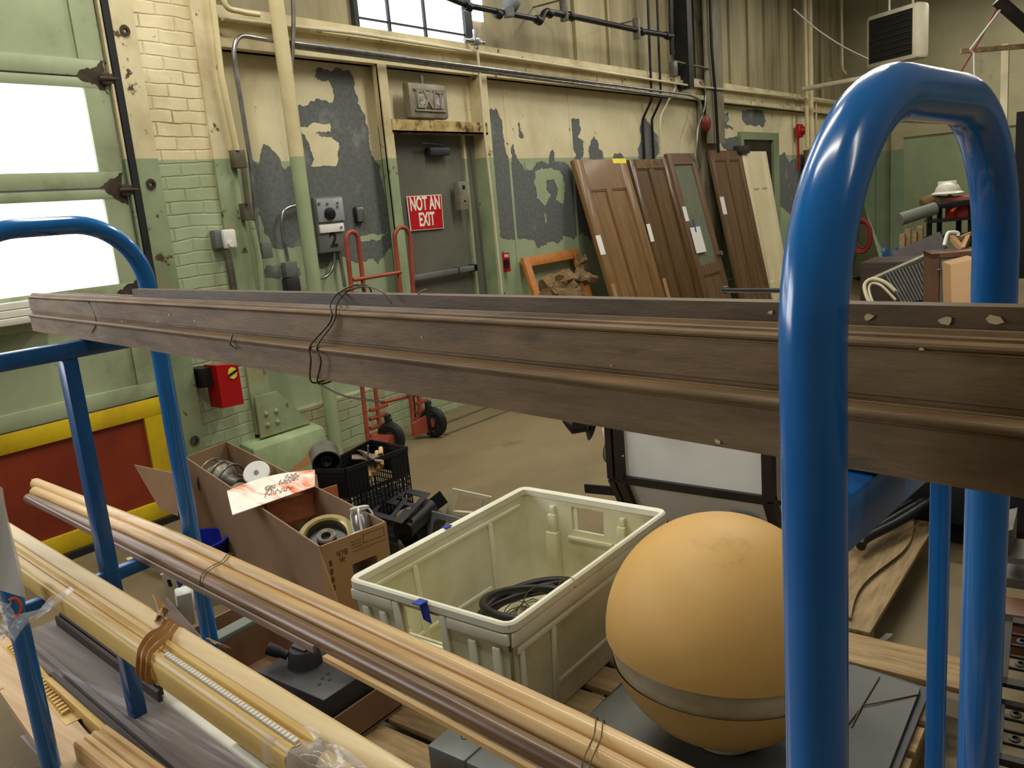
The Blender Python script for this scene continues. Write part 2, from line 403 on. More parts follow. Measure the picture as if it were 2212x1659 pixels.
# ================================================================== THE SETTING
YW, YF = 4.50, 4.38          # plane of the peeling infill wall; face of the steel frame in front of it
XC = 16.0                    # far wall
b = B(); b.mm(-3, 17, -4, 6, -0.1, 0); S(b.build('floor', 'concrete'))
# ---- long wall, with paint that has flaked off in patches
def z2(x, y): return (500+x/2.592, y/2.592)
def z3(x, y): return (1000+x/2.5135, y/2.5135)
def wallpoly(fn, pts, off, amp=0.014, it=3):
    q = [Py(*fn(*p), YW) for p in pts]
    pl = jag([(p.x, p.z) for p in q], amp, it)
    return [V((x, YW-off, z)) for x, z in pl]
b = B(); b.mm(2.6, XC, YW, YW+0.2, 0, 2.75)
def patch(fn, pts, off, mi, amp=0.014, it=3):
    f = b.bm.faces.new([b.bm.verts.new(p) for p in wallpoly(fn, pts, off, amp, it)]); f.material_index = mi
    f.normal_update()
    if f.normal.y > 0: f.normal_flip()
    bmesh.ops.triangulate(b.bm, faces=[f], ngon_method='EAR_CLIP')
GREY, CRM, GRN = 1, 2, 3
patch(z2, [(470,390),(600,380),(665,395),(690,470),(710,560),(705,580),(745,640),(765,720),(775,830),(800,900),(835,930),(850,1050),(880,1180),(895,1290),(890,1390),(850,1440),(820,1480),(790,1440),(700,1470),(640,1440),(560,1460),(500,1500),(440,1480),(400,1380),(240,1390),(180,1300),(150,1200),(130,1100),(115,880),(150,920),(175,810),(210,820),(250,860),(300,950),(345,900),(330,840),(320,700),(305,640),(310,570),(340,560),(350,580),(420,590),(440,565),(500,560),(560,575),(575,540),(560,480),(545,445),(500,450),(465,430)], 0.002, GREY)
patch(z2, [(330,690),(420,715),(450,690),(550,690),(555,740),(470,745),(500,765),(560,770),(600,800),(595,880),(585,930),(440,930),(460,890),(440,830),(410,760),(360,730)], 0.004, CRM, 0.007)
patch(z2, [(350,770),(375,790),(372,850),(352,830)], 0.004, CRM)
patch(z2, [(700,1330),(800,1310),(880,1300),(820,1345),(720,1350)], 0.004, GRN)
patch(z2, [(180,1510),(250,1480),(380,1500),(385,1545),(190,1555)], 0.002, GREY)
patch(z3, [(140,595),(180,590),(210,650),(225,760),(245,850),(252,890),(268,880),(262,800),(275,780),(290,850),(320,890),(335,925),(380,920),(400,880),(465,890),(475,820),(490,815),(500,880),(560,890),(640,1000),(760,1200),(700,1310),(640,1260),(600,1300),(545,1275),(520,1320),(480,1310),(440,1330),(410,1345),(390,1310),(310,1300),(210,1290),(190,1200),(170,900)], 0.002, GREY)
patch(z3, [(390,930),(450,915),(530,940),(552,1000),(550,1070),(540,1110),(500,1090),(515,1030),(490,970),(460,975),(450,1020),(475,1060),(440,1120),(400,1080),(385,1000)], 0.004, GRN)
patch(z3, [(330,880),(380,870),(378,915),(340,920)], 0.004, GRN)
patch(z3, [(440,1160),(448,1160),(452,1215),(444,1205)], 0.004, GRN, 0.004)
patch(z3, [(580,650),(630,645),(640,700),(625,750),(655,770),(655,830),(635,870),(600,868),(615,840),(590,800),(590,740),(575,700)], 0.002, GREY)
patch(z3, [(690,785),(710,740),(730,760),(735,800),(760,830),(765,870),(690,865),(680,820)], 0.002, GREY)
patch(z3, [(820,835),(850,830),(885,865),(815,868)], 0.002, GREY)
patch(z3, [(960,690),(985,620),(1000,660),(1040,720),(1060,740),(1065,830),(1030,870),(950,860),(950,800),(965,760)], 0.002, GREY)
patch(z3, [(300,665),(310,670),(312,710),(330,740),(320,752),(302,740)], 0.002, GREY, 0.006)
patch(z3, [(1400,620),(1440,605),(1445,650),(1430,680),(1465,690),(1465,705),(1435,700),(1400,670)], 0.002, GREY)
patch(z3, [(1515,600),(1570,590),(1630,600),(1645,660),(1630,690),(1600,680),(1540,680),(1515,640)], 0.002, GREY)
patch(z3, [(1400,755),(1440,750),(1490,735),(1490,820),(1440,820),(1405,790)], 0.002, GREY)
patch(z3, [(1700,850),(1745,825),(1770,880),(1800,860),(1860,900),(1870,1100),(1790,1170),(1715,1110)], 0.002, GREY)
S(b.build('wall_back', ['wall_paint', 'peel_grey', 'cream_flake', 'green_flake']))
b = B()
zt = 2.72
b.mm(2.3, XC, YW+0.02, YW+0.2, zt, 5.2)
x = 7.2
while x < XC:
    b.mm(x, x+0.035, YW-0.012, YW+0.02, zt, 5.2); x += 0.62
S(b.build('wall_upper', 'upper_panel'))
# brick pier between the big door and the infill, and the smooth column cover beside it
def X_(x, y, Y): return Py(x, y, Y).x
xb0, xb1, xb2 = X_(318,300,4.3), X_(458,300,4.3), X_(505,300,4.3)
b = B(); b.mm(xb0, xb1, 4.33, 4.7, 0, 5); S(b.build('wall_brick_pier', 'brick_paint'))
b = B(); b.mm(xb1, xb2, 4.31, 4.5, 0.32, 5); S(b.build('trim_1', 'steel_paint'))
xj0 = X_(283,300,4.27); b = B(); b.mm(xj0, xb0+0.02, 4.26, 4.4, 0, 5, bev=0.004)
for zz in (Py(258,65,4.26).z, Py(317,398,4.26).z, Py(424,950,4.26).z):
    b.lathe([(0.011,0),(0.026,0),(0.028,0.008),(0.012,0.009)], (xj0+(xb0-xj0)*0.55, 4.26, zz), (0,-1,0), 20, 1)
S(b.build('trim_2', ['steel_paint', 'grime']))
b = B(); b.mm(xj0-0.036, xj0+0.002, 4.262, 4.33, 0.15, 5); b.mm(xj0-0.052, xj0-0.040, 4.270, 4.30, 0.15, 5, 1); b.mm(xj0-0.12, xj0-0.036, 4.335, 4.35, 0.15, 5); S(b.build('trim_3', ['black_rubber', 'steel_paint']))
# steel channel along the wall, its flanges and the posts of the exit doorway
zA, zB_ = Py(1000,158,YF).z, Py(1000,118,YF).z
zD = Py(1000,98,YF).z
b = B()
b.mm(xb2, XC, YF, YW, zA, zA+0.05); b.mm(xb2, XC, YF+0.07, YW, zA, zD); b.mm(xb2, XC, YF, YW, zB_+0.02, zB_+0.05)
b.mm(xb2, XC, YF+0.03, YW, zD-0.03, zD+0.03)
S(b.build('trim_4', 'steel_paint'))
xp0, xp1 = X_(826,250,YF), X_(844,250,YF)
xq0, xq1 = X_(1042,250,YF), X_(1056,250,YF)
b = B(); b.mm(xp0, xp1, YF-0.01, YF+0.012, 0, zA); b.mm(xp0, xp1, YF, YF+0.05, 0, zA); b.mm(xp1-0.02, xp1, YF, YW+0.02, 0, zA); S(b.build('trim_5', 'steel_paint'))
b = B(); b.mm(xq0, xq1, YF-0.01, YW+0.02, 0, zA); b.mm(xq1, xq1+0.04, YF+0.05, YW, 0, zA); S(b.build('trim_6', 'steel_paint'))
zs = Py(950,288,YF).z; zs2 = Py(950,262,YF).z
b = B(); b.mm(xp1-0.01, xq0+0.03, YF-0.02, YW, zs, zs+0.012); b.mm(xp1-0.01, xq0+0.03, YF-0.02, YF-0.008, zs, zs2)
S(b.build('trim_7', 'rusty_lintel'))
# column of the next bay
xc0 = X_(1513,150,4.42); xc1 = X_(1550,150,4.42)
b = B(); b.mm(xc0, xc1, 4.445, 4.462, 0, 2.6); b.mm(xc0, xc1, 4.35, 4.372, 2.1, 5); b.mm((xc0+xc1)/2-0.01, (xc0+xc1)/2+0.01, 4.37, 4.48, 2.1, 5); b.mm(xc0, xc1, 4.46, 4.48, 0, 5)
S(b.build('trim_8', 'column_dirty'))
# seams on the infill
b = B()
for px in (1094, 1232):
    xx = X_(px, 300, YW); b.mm(xx, xx+0.03, YW-0.006, YW+0.01, 0.4, zA)
S(b.build('trim_9', 'wall_paint'))
# low brick plinth and the pier block at its end
b = B(); b.mm(xb2, XC, YW-0.07, YW, 0, 0.36)
S(b.build('baseboard_back', 'brick_paint'))
b = B()
xk0, xk1 = X_(545,960,4.2), X_(705,960,4.2)
b.hexa([(xk0,4.16,0),(xk1,4.16,0),(xk1,4.5,0),(xk0,4.5,0),(xk0,4.2,0.27),(xk1,4.2,0.27),(xk1,4.5,0.33),(xk0,4.5,0.33)], 0, 0.012)
S(b.build('trim_10', 'pier_concrete'))
b = B(); xg0, xg1 = X_(555,890,4.28), X_(640,890,4.28)
b.slab([(xg0,4.29,0.3),(xg1+0.1,4.29,0.3),(xg1,4.29,0.42),(xg0+0.16,4.29,0.56),(xg0,4.29,0.56)], (0,-0.014,0))
for i in range(2):
    for j in range(2):
        b.lathe([(0.016,0),(0.014,0.007),(0.007,0.012),(0,0.013)], (xg0+0.06+i*0.075, 4.276, 0.37+j*0.07), (0,-1,0), 14)
S(b.build('trim_11', 'steel_paint'))
# old rail slots in the floor by the wall
b = B()
for q, r in (((935,925),(1120,860)), ((960,940),(1120,893))):
    b.bar(Pz(*q,0.0)+V((0,0,0.001)), Pz(*r,0.0)+V((2.2,0.05,0.001)), 0.03, 0.006)
S(b.build('trim_12', 'concrete_dark'))
# far wall
b = B(); b.mm(XC, XC+0.2, -6, 5.5, 0, 5.2)
for y in (0.9, -0.3, 3.9): b.mm(XC-0.02, XC, y, y+0.05, 0, 5.2)
S(b.build('wall_far', 'far_paint'))
# ---- big overhead door on the left (sections of rails, stiles and inset panels)
YG = 4.29
zr = lambda y, x=100: Py(x, y, YG).z
xe = X_(236,200,YG); xw = X_(200,290,YG)
xw2 = X_(243,530,YG)
sect = [(zr(20,100)+0.9, zr(160,100), 'p'), (zr(160,100), zr(412,100), 'w'), (zr(412,100), zr(680,40), 'w'), (zr(680,40), zr(915,100), 'p'), (zr(915,100), 0.03, 'y')]
t = bpy.data.objects.new('door_1', None); sc.collection.objects.link(t); S(t)
lefts = -2.4
xs = max(xw, xw2)
for zt_, zb, kind in sect:
    fr = B(); r = 0.085; cm = 'garage_green'
    m0 = 0
    if kind == 'y': r = 0.10; cm = 'safety_yellow'
    cols = [(-2.4, -0.95), (-0.95, 0.35 if kind == 'w' else 0.35), (0.35, xe-0.01)]
    cols = [(-2.2, 0.0), (0.0, xe)]
    for a, c in cols:
        e = (xe-xs) if c == xe else 0.07
        fr.mm(a, c, YG, YG+0.04, zt_-r*(0.62 if kind == 'w' else 1), zt_-0.004, bev=0.003); fr.mm(a, c, YG, YG+0.04, zb+0.004, zb+r, bev=0.003)
        zl_, zh_ = zb+r, zt_-r*(0.62 if kind == 'w' else 1); fr.mm(a, a+0.06, YG+0.001, YG+0.04, zl_, zh_); fr.mm(c-e, c, YG+0.001, YG+0.04, zl_, zh_)
        if kind != 'w': fr.mm(a+0.05, c-e+0.02, YG+0.018, YG+0.03, zb+r-0.02, zt_-r+0.02, mi=1)
    fo = fr.build('door_section', [cm, 'rust_red' if kind == 'y' else 'garage_green'], t)
    if kind == 'w':
        for a, c in cols:
            e = (xe-xs) if c == xe else 0.07
            g = B(); g.mm(a+0.06, c-e, YG+0.02, YG+0.028, zb+r, zt_-r*0.62); g.build('pane', 'window_glow', fo)
# roller hinges, grimy
for y in (172, 412, 640):
    h = B(); z = Py(240, y, YG).z; h.mm(xe-0.035, xe+0.03, YG-0.022, YG+0.002, z-0.03, z+0.03, bev=0.01)
    h.cyl((xe-0.05,YG-0.02,z), (xe+0.05,YG-0.02,z), 0.011)
    pl = jag([(xe-0.15,z+0.012),(xe-0.09,z+0.05),(xe-0.03,z+0.075),(xe-0.003,z+0.09),(xe-0.003,z-0.075),(xe-0.05,z-0.05),(xe-0.09,z-0.02)], 0.03, 3); h.slab([(q[0],YG-0.0005,q[1]) for q in pl], (0,-0.001,0))
    h.build('roller_hinge', 'grime', t)
h = B(); h.mm(-2.2, xe, YG-0.03, YG+0.03, -0.0, 0.035); h.build('weather_strip', 'black_rubber', t)
b = B(); b.mm(-2.6, xj0, YG+0.05, YG+0.3, 3.3, 5.0); S(b.build('wall_left', 'garage_green'))
h = B(); zz = zr(690,30)
for k in range(3): h.mm(0.0, X_(120,690,YG-0.08), YG-0.09+k*0.02, YG, zz-0.02+k*0.035, zz+0.012+k*0.035, bev=0.004)
h.build('sill_moulding', 'white_paint_wood', t)
# ---- exit door leaf
t = bpy.data.objects.new('door_2', None); sc.collection.objects.link(t); S(t)
dx0, dx1 = xp1, X_(1012,480,YW-0.01)
b = B(); b.mm(dx0-0.02, xq0+0.02, YW-0.005, YW+0.03, 0, zs+0.05); b.build('door_leaf', 'grey_door', t)
b = B(); b.mm(dx1, dx1+0.03, YW-0.03, YW-0.004, 0, zs); b.build('door_stop', 'steel_paint', t)
zb = Py(950,592,YW-0.08).z
b = B(); b.mm(dx0-0.05, dx1-0.02, YW-0.07, YW-0.03, zb-0.022, zb+0.022, bev=0.008); b.mm(dx1-0.05, dx1-0.01, YW-0.07, YW-0.006, zb-0.028, zb+0.028, mi=1); b.mm(dx1-0.25, dx1-0.24, YW-0.072, YW-0.006, zb-0.024, zb+0.024, mi=1)
b.build('panic_bar', ['box_grey', 'black_metal'], t)
p = Py(948,328,YW-0.04)
b = B(); b.mm(p.x-0.13, p.x+0.1, YW-0.075, YW-0.01, p.z-0.03, p.z+0.03, bev=0.01); b.bar((p.x+0.05,YW-0.05,p.z+0.05), (p.x-0.25,YW-0.09,p.z+0.06), 0.02, 0.008); b.build('door_closer', 'dark_grey', t)
p = Py(1000,420,YW-0.1)
b = B(); b.mm(p.x-0.05, p.x+0.06, YW-0.11, YW-0.05, p.z-0.12, p.z+0.1, bev=0.004); b.mm(p.x-0.01,p.x+0.02,YW-0.112,YW-0.109,p.z+0.04,p.z+0.07, mi=1); b.mm(p.x-0.005,p.x+0.015,YW-0.112,YW-0.109,p.z-0.06,p.z-0.045, mi=1)
b.build('strike_plate', ['exit_grey', 'black_metal'], t)
# ---- dark doorway further along, green frame
t = bpy.data.objects.new('door_3', None); sc.collection.objects.link(t); S(t)
a0, a1 = X_(1594,330,YW), X_(1676,330,YW); zh = Py(1640,287,YW).z; zi = Py(1640,303,YW).z
b = B(); b.mm(a0, a1, YW-0.05, YW+0.01, zi, zh); b.mm(a0, a0+0.1, YW-0.05, YW+0.01, 0, zi); b.mm(a1-0.22, a1, YW-0.05, YW+0.01, 0, zi)
b.build('door_frame', 'green_leaf', t)
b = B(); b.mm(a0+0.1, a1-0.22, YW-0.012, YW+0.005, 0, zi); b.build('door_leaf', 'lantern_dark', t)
# ---- green sliding door on the far wall
t = bpy.data.objects.new('door_4', None); sc.collection.objects.link(t); S(t)
q0, q1 = Px(1953,297,XC-0.05), Px(2130,272,XC-0.05)
b = B(); b.mm(XC-0.06, XC, q1.y-1.2, q0.y, 0, q0.z); b.build('door_leaf', 'green_leaf', t)
b = B(); b.mm(XC-0.09, XC, q0.y, q0.y+0.2, 0, q0.z+0.12); b.mm(XC-0.09, XC, q1.y-1.2, q0.y, q0.z, q0.z+0.12); b.build('door_frame', 'far_paint', t)
# ---- high window
t = bpy.data.objects.new('window_1', None); sc.collection.objects.link(t); S(t)
w0, w1 = X_(772,60,YW), X_(1000,60,YW); zw = Py(900,80,YW).z; w2 = X_(1042,20,YW)
b = B(); b.mm(w0, w1, YW-0.002, YW+0.01, zw, zw+1.3); b.mm(w1+0.09, w2, YW-0.002, YW+0.01, zw+0.2, zw+1.3); b.build('window_pane', 'window_glow', t)
b = B()
b.mm(w0-0.04, w0, YW-0.03, YW+0.01, zw-0.04, zw+1.4); b.mm(w1, w1+0.09, YW-0.03, YW+0.01, zw-0.04, zw+1.4); b.mm(w0, w1, YW-0.03, YW+0.01, zw-0.04, zw)
for px in (838, 915): xx = X_(px,50,YW); b.mm(xx-0.012, xx+0.012, YW-0.02, YW+0.0, zw, zw+1.3)
b.mm(w0, w1, YW-0.015, YW, zw+0.06, zw+0.075)
b.build('window_frame', 'dark_grey', t)
# ================================================================== PIPES AND FITTINGS ON THE WALL
def pipe(name, pts, r, m, label, cat='pipe', rnd=0.0, seg=12, clamps=None, group=None):
    o = B(); o.tube(rounded(pts, rnd) if rnd else pts, r, seg)
    return tag(o.build(name, m), label, cat, group)
def yp(Y, *px): return [Py(x, y, Y) for x, y in px]
xp = 3.475
b = B(); b.cyl((xp,4.24,0.0), (xp,4.24,5.0), 0.046, 24); tag(b.build('round_column_pipe', 'pipe_paint'), 'thick vertical pipe painted cream above and green below, left of the grey control panel', 'pipe')
pipe('conduit', yp(4.28,(563,590),(543,360),(503,110),(515,75),(565,84)) + [Py(1490,205,4.28), Py(1512,215,4.28), Py(1520,260,4.28)], 0.014, 'galvanized', 'long shiny conduit bending at left over the wall ledge and running right', 'pipe', 0.09)
o = pipe('conduit', [Py(600,95,4.30), Py(1480,212,4.30)], 0.018, 'galvanized', 'thicker galvanized pipe resting directly below the long shiny conduit', 'pipe')
pipe('flexible_conduit', smooth_path(yp(4.25,(631,-40),(634,40),(632,110),(630,170),(640,260),(652,340),(668,422))), 0.013, 'dull_metal', 'wavy flexible metal conduit dropping into the top of the grey control panel', 'pipe')
pipe('rusty_rail', [Py(480,40,4.33), Py(770,72,4.33), Py(1490,185,4.33), Py(1850,225,4.33)], 0.012, 'cream_tube', 'thin crusted cream pipe running along the top of the wall ledge', 'pipe')
pipe('cream_pipe', smooth_path(yp(4.26,(478,-60),(487,10),(520,25),(560,32))), 0.016, 'pipe_paint', 'short curved cream pipe at the top left of the ledge', 'pipe')
pipe('cream_conduit', yp(4.27,(455,-40),(478,160),(512,325)), 0.017, 'pipe_paint', 'vertical cream conduit running down into the brown junction box', 'pipe')
pipe('thin_conduit', yp(4.3,(1025,75),(1030,95),(1048,300),(1064,440),(1085,640)), 0.011, 'cream_tube', 'thin light conduit descending beside the right post of the exit doorway', 'pipe')
b = B(); p = Py(1028,90,4.3); b.box(p, (0.09,0.06,0.05), bev=0.006); b.cyl(p+V((0,0,-0.05)), p+V((0,0,0.09)), 0.02); b.cyl(p+V((-0.14,0,0)), p+V((0.1,0,0)), 0.016)
tag(b.build('pipe_fitting', 'galvanized'), 'bright metal tee fitting under the right corner of the high window', 'pipe fitting')
# dark gas pipe
t = thing('gas_pipe', 'black gas pipe with valve running across the upper wall beside the high window', 'pipe', Py(1160,40,4.2))
b = B(); b.tube(yp(4.2,(930,-20),(1010,12),(1060,22),(1162,42)), 0.022, 12); b.tube(rounded(yp(4.2,(1168,45),(1176,24),(1240,36),(1390,68),(1452,78)), 0.05), 0.027, 14)
for q in ((1010,12),(1075,28),(1162,42),(1185,27),(1232,34),(1385,67),(1440,76)): c = Py(*q,4.2); b.cyl(c-V((0.03,0,0)), c+V((0.03,0,-0.012)), 0.036, 12)
b.build('pipe_run', 'black_metal', t)
b = B(); c = Py(1105,8,4.18); b.lathe([(0,-0.06),(0.05,-0.055),(0.07,0),(0.05,0.055),(0,0.06)], c, (1,0,0.3), 16); b.lathe([(0,-0.05),(0.045,-0.045),(0.05,0.02),(0,0.03)], c+V((-0.05,0,-0.06)), (0,0,1), 14); b.build('valve', 'box_grey', t)
for q in ((1218,20),(1375,62)):
    c = Py(*q,4.2); b = B(); b.mm(c.x-0.016, c.x+0.016, 4.166, 4.234, c.z-0.10, c.z+0.10, bev=0.004); b.cyl((c.x,4.23,c.z+0.08), (c.x,YW+0.02,c.z+0.08), 0.008, 8); b.build('pipe_hanger', 'dull_metal', t)
pipe('gas_riser', [Py(1448,-60,4.2), Py(1450,78,4.2), Py(1452,118,4.2)], 0.024, 'black_metal', 'thick black vertical pipe joining the right end of the gas pipe', 'pipe')
for n_, (a, l) in enumerate(((0,'left of two thin black pipes that jog and drop behind the leaning doors'), (20,'right of two thin black pipes that jog and drop behind the leaning doors'))):
    pipe('thin_black_pipe', yp(4.36,(1398+a,-40),(1405+a,150),(1408+a,215))+yp(4.475,(1388+a,258),(1396+a,420)), 0.013, 'black_metal', l, 'pipe', 0.03, group='thin black pipes')
pipe('curved_conduit', smooth_path(yp(4.36,(1455,165),(1458,190),(1440,225),(1426,260),(1428,335))), 0.012, 'cream_tube', 'pale conduit curving down from a junction box behind the glazed door', 'pipe')
b = B(); c = Py(1455,150,4.34); b.box(c, (0.09,0.07,0.16), bev=0.01); b.tube(yp(4.34,(1455,132),(1480,138),(1530,148)), 0.014, 10); tag(b.build('junction_box', 'dull_metal'), 'small junction box on the ledge above the pale curving conduit', 'junction box')
pipe('loop_conduit', smooth_path(yp(4.33,(1512,178),(1524,195),(1522,230),(1508,275),(1506,330))+[Py(1512,362,4.4)]), 0.012, 'galvanized', 'shiny conduit looping down past the dark steel column', 'pipe')
b = B(); xx = X_(1490,60,4.3); b.mm(xx-0.06, xx+0.06, 4.3, 4.48, 2.7, 5); tag(b.build('steel_riser', 'black_metal'), 'dark upright steel channel on the upper wall beside the black pipes', 'riser')
pipe('vertical_black_pipe', yp(4.32,(1533,-30),(1537,100),(1545,200),(1552,330)), 0.018, 'black_metal', 'black vertical pipe running down the face of the steel column', 'pipe')
b = B(); c = Py(1526,266,4.33); b.lathe([(0,0.04),(0.06,0.035),(0.095,0.012),(0.1,0),(0.1,-0.02),(0,-0.02)], c, (0,-1,0), 24); tag(b.build('alarm_bell', 'bell_red'), 'round dull red alarm bell on the steel column', 'bell')
pipe('twin_pipe', yp(4.3,(1737,-40),(1744,320)), 0.03, 'pipe_paint', 'left of the pair of cream vertical pipes right of the dark doorway', 'pipe', group='pair of cream vertical pipes')
pipe('twin_pipe', yp(4.3,(1747,-40),(1752,320)), 0.045, 'pipe_paint', 'thicker right pipe of the cream vertical pair right of the dark doorway', 'pipe', group='pair of cream vertical pipes')
pipe('short_pipe', yp(4.4,(1762,222),(1764,330)), 0.02, 'pipe_paint', 'short cream upright pipe right of the cream vertical pair', 'pipe')
pipe('corner_pipe', yp(4.3,(1817,-30),(1819,150))+[Py(1826,158,4.3)], 0.025, 'pipe_paint', 'pale pipe dropping near the corner and turning toward the unit heater', 'pipe', 0.1)
b = B(); c = Py(1727,283,4.42); b.box(c, (0.16,0.08,0.2), bev=0.02); b.lathe([(0.07,0),(0.05,0.05),(0,0.05)], c+V((0.02,-0.04,0)), (0,-1,0), 16); b.cyl(c+V((0,0.02,-0.6)), c+V((0,0.02,-0.08)), 0.015); tag(b.build('alarm_horn', 'extinguisher_red'), 'small red fire alarm horn left of the cream vertical pair', 'alarm')
# ---- boxes left of the doorway
def wbox(name, cx, cy, w_, h_, Y, dep, m, label, cat, bev=0.006):
    a, c = Py(cx-w_/2, cy, Y), Py(cx+w_/2, cy, Y); t0, t1 = Py(cx, cy-h_/2, Y).z, Py(cx, cy+h_/2, Y).z
    o = B(); o.mm(a.x, c.x, Y, Y+dep, t1, t0, bev=bev)
    if label: return tag(o.build(name, m), label, cat)
    return o
wbox('junction_box', 519, 343, 27, 40, 4.265, 0.045, 'box_brown', 'brown junction box on the column cover at the paint line', 'junction box')
wbox('junction_box', 538, 457, 22, 38, 4.265, 0.045, 'box_brown', 'lower brown junction box with green conduit under the paint line', 'junction box')
pipe('green_conduit', yp(4.25,(526,365),(535,440)), 0.016, 'box_brown', 'short conduit between the two brown junction boxes', 'pipe')
pipe('green_conduit', yp(4.25,(543,478),(560,560),(566,640)), 0.018, 'steel_paint', 'green painted conduit running down from the lower brown junction box', 'pipe')
wbox('outlet_box', 578, 540, 22, 36, 4.26, 0.05, 'box_grey', 'grey outlet box at the foot of the long shiny conduit', 'outlet box')
t = thing('light_switch', 'white switch cover on a grey box against the green brick pier', 'switch', Py(487,517,4.3))
o = wbox('', 478, 516, 26, 40, 4.28, 0.05, '', None, None); o.build('back_box', 'box_grey', t)
o = wbox('', 498, 516, 28, 42, 4.255, 0.03, '', None, None, 0.012); c = Py(498,527,4.255); o.cyl(c, c+V((0,-0.012,0)), 0.018, 18); o.build('cover', 'white_plastic', t)
b = B(); b.tube(yp(4.27,(487,540),(497,590),(506,650)), 0.016, 12); b.tube(yp(4.27,(494,540),(504,590),(513,650)), 0.01, 10); b.build('conduit', 'dull_metal', t)
# control panel
t = thing('control_panel', 'grey electric control panel marked 2 with a black dial', 'control panel', Py(705,480,4.42))
o = B(); YP = 4.41; q0, q1 = Py(677,430,YP), Py(740,430,YP); ztop, zmid, zbot = Py(705,425,YP).z, Py(705,483,YP).z, Py(712,545,YP).z
o.mm(q0.x, q1.x, YP, YW, zbot, ztop, bev=0.005); cab = o.build('cabinet', 'box_grey', t); 
o = B(); o.mm(q0.x+0.012, q1.x-0.012, YP-0.012, YP+0.001, zmid+0.012, ztop-0.012, bev=0.002); fp = o.build('door', 'panel_face', t)
o = B(); o.mm(q0.x+0.012, q1.x-0.03, YP-0.014, YP+0.001, zmid-0.06, zmid-0.005, bev=0.002); o.build('name_plate', 'label_white', t)
c = Py(711,462,YP-0.012); o = B(); o.lathe([(0.042,0),(0.04,0.02),(0.026,0.024),(0.022,0.035),(0,0.036)], c, (0,-1,0), 24); o.build('dial', 'black_plastic', t)
o = B()
for q in ((688,440),(706,440),(728,438),(728,446),(736,491)): o = B(); o.lathe([(0.009,0),(0.008,0.01),(0,0.012)], Py(*q,YP-0.012), (0,-1,0), 12); o.build('screw', 'galvanized', t)
text('number', '2', 'black_ink', WALLROT(Py(721,519,YP-0.002)), 0.135, t, bold=0.004)
o = B(); o.tube(smooth_path(yp(4.44,(722,545),(720,575),(705,597),(676,605))), 0.011, 10); o.tube(yp(4.45,(733,545),(745,620)), 0.013, 10); o.build('cable', 'galvanized', t)
t = thing('disconnect_box', 'two dark grey stacked wiring boxes behind the thick pipe with arched conduit', 'junction box', Py(630,600,4.4))
o = wbox('', 631, 582, 26, 34, 4.44, 0.05, '', None, None); o.build('upper_box', 'box_grey', t); o = wbox('', 636, 616, 28, 32, 4.43, 0.06, '', None, None); o.build('lower_box', 'dark_grey', t)
o = B(); o.tube(smooth_path(yp(4.45,(622,564),(610,500),(610,465),(622,449),(662,440))), 0.012, 10); o.build('conduit', 'galvanized', t)
t = thing('key_box', 'small black key lock box with a silver face right of the control panel', 'key box', Py(776,463,4.45))
o = wbox('', 776, 464, 18, 36, 4.475, 0.02, '', None, None, 0.01); o.build('body', 'black_plastic', t)
o = wbox('', 781, 463, 15, 32, 4.455, 0.022, '', None, None, 0.01); o.build('face', 'galvanized', t); 
# exit lamp
t = thing('exit_sign_lamp', 'old grey cast metal EXIT sign lamp above the doorway', 'exit sign', Py(928,215,4.3))
YX = 4.34; a, c = Py(886,218,YX), Py(968,218,YX); zt0, zt1 = Py(925,180,YX).z, Py(925,256,YX).z
o = B(); o.mm(a.x, c.x, YX, YX+0.075, zt1, zt0, bev=0.022); o.cyl(((a.x+c.x)/2,YX+0.07,(zt0+zt1)/2), ((a.x+c.x)/2,YW+0.001,(zt0+zt1)/2), 0.03); hs = o.build('housing', 'exit_grey', t)
o = B(); w_ = c.x-a.x; o.mm(a.x+0.06, c.x-0.06, YX-0.008, YX+0.005, zt1+0.075, zt0-0.06, bev=0.002); o.build('face', 'exit_glass', t)
o = B(); o.mm(a.x+0.04, c.x-0.04, YX-0.012, YX, zt0-0.055, zt0-0.043); o.mm(a.x+0.04, c.x-0.04, YX-0.012, YX, zt1+0.05, zt1+0.062); o.build('rim', 'exit_grey', t)
text('lettering', 'EXIT', 'exit_grey', WALLROT(V(((a.x+c.x)/2, YX-0.012, (zt0+zt1)/2+0.005))), 0.185, t, ext=0.004, bold=0.004, sx=0.82)
o = B(); m_ = (a.x+c.x)/2; o.cyl((m_-0.02,YX+0.04,zt0), (m_-0.02,YX+0.04,zt0+0.06), 0.014); o.build('stem', 'galvanized', t)
o = B()
for s_ in (-1, 1):
    cc = V((m_+0.03*s_, YX-0.0085, (zt0+zt1)/2-0.01)); o = B(); o.slab([cc, cc+V((0.10*s_,0,0.06)), cc+V((0.08*s_,0,-0.03))], (0,-0.003,0)); o.build('patch', 'panel_face', t)
# NOT AN EXIT
t = thing('warning_sign', 'red NOT AN EXIT sign fixed to the grey exit door', 'sign', Py(918,457,YW-0.02))
c0 = [Py(878,424,YW-0.02), Py(953,420,YW-0.02), Py(959,493,YW-0.02), Py(887,499,YW-0.02)]
o = B(); o.slab(c0, (0,0.006,0)); o.build('board', 'sign_white', t)
cen = sum(c0, V())/4; o = B(); o.slab([cen+(p-cen)*0.955+V((0,-0.002,0)) for p in c0], (0,0.002,0)); o.build('red_field', 'sign_red', t)
mtx = frame_mtx(cen+V((0,-0.003,0)), c0[1]-c0[0], (0,0,1))
W_ = (c0[1]-c0[0]).length
text('lettering', 'NOT AN\nEXIT', 'sign_white', mtx @ Matrix.Translation((0,0.005,0)), W_*0.36, t, bold=0.004, sx=0.62)
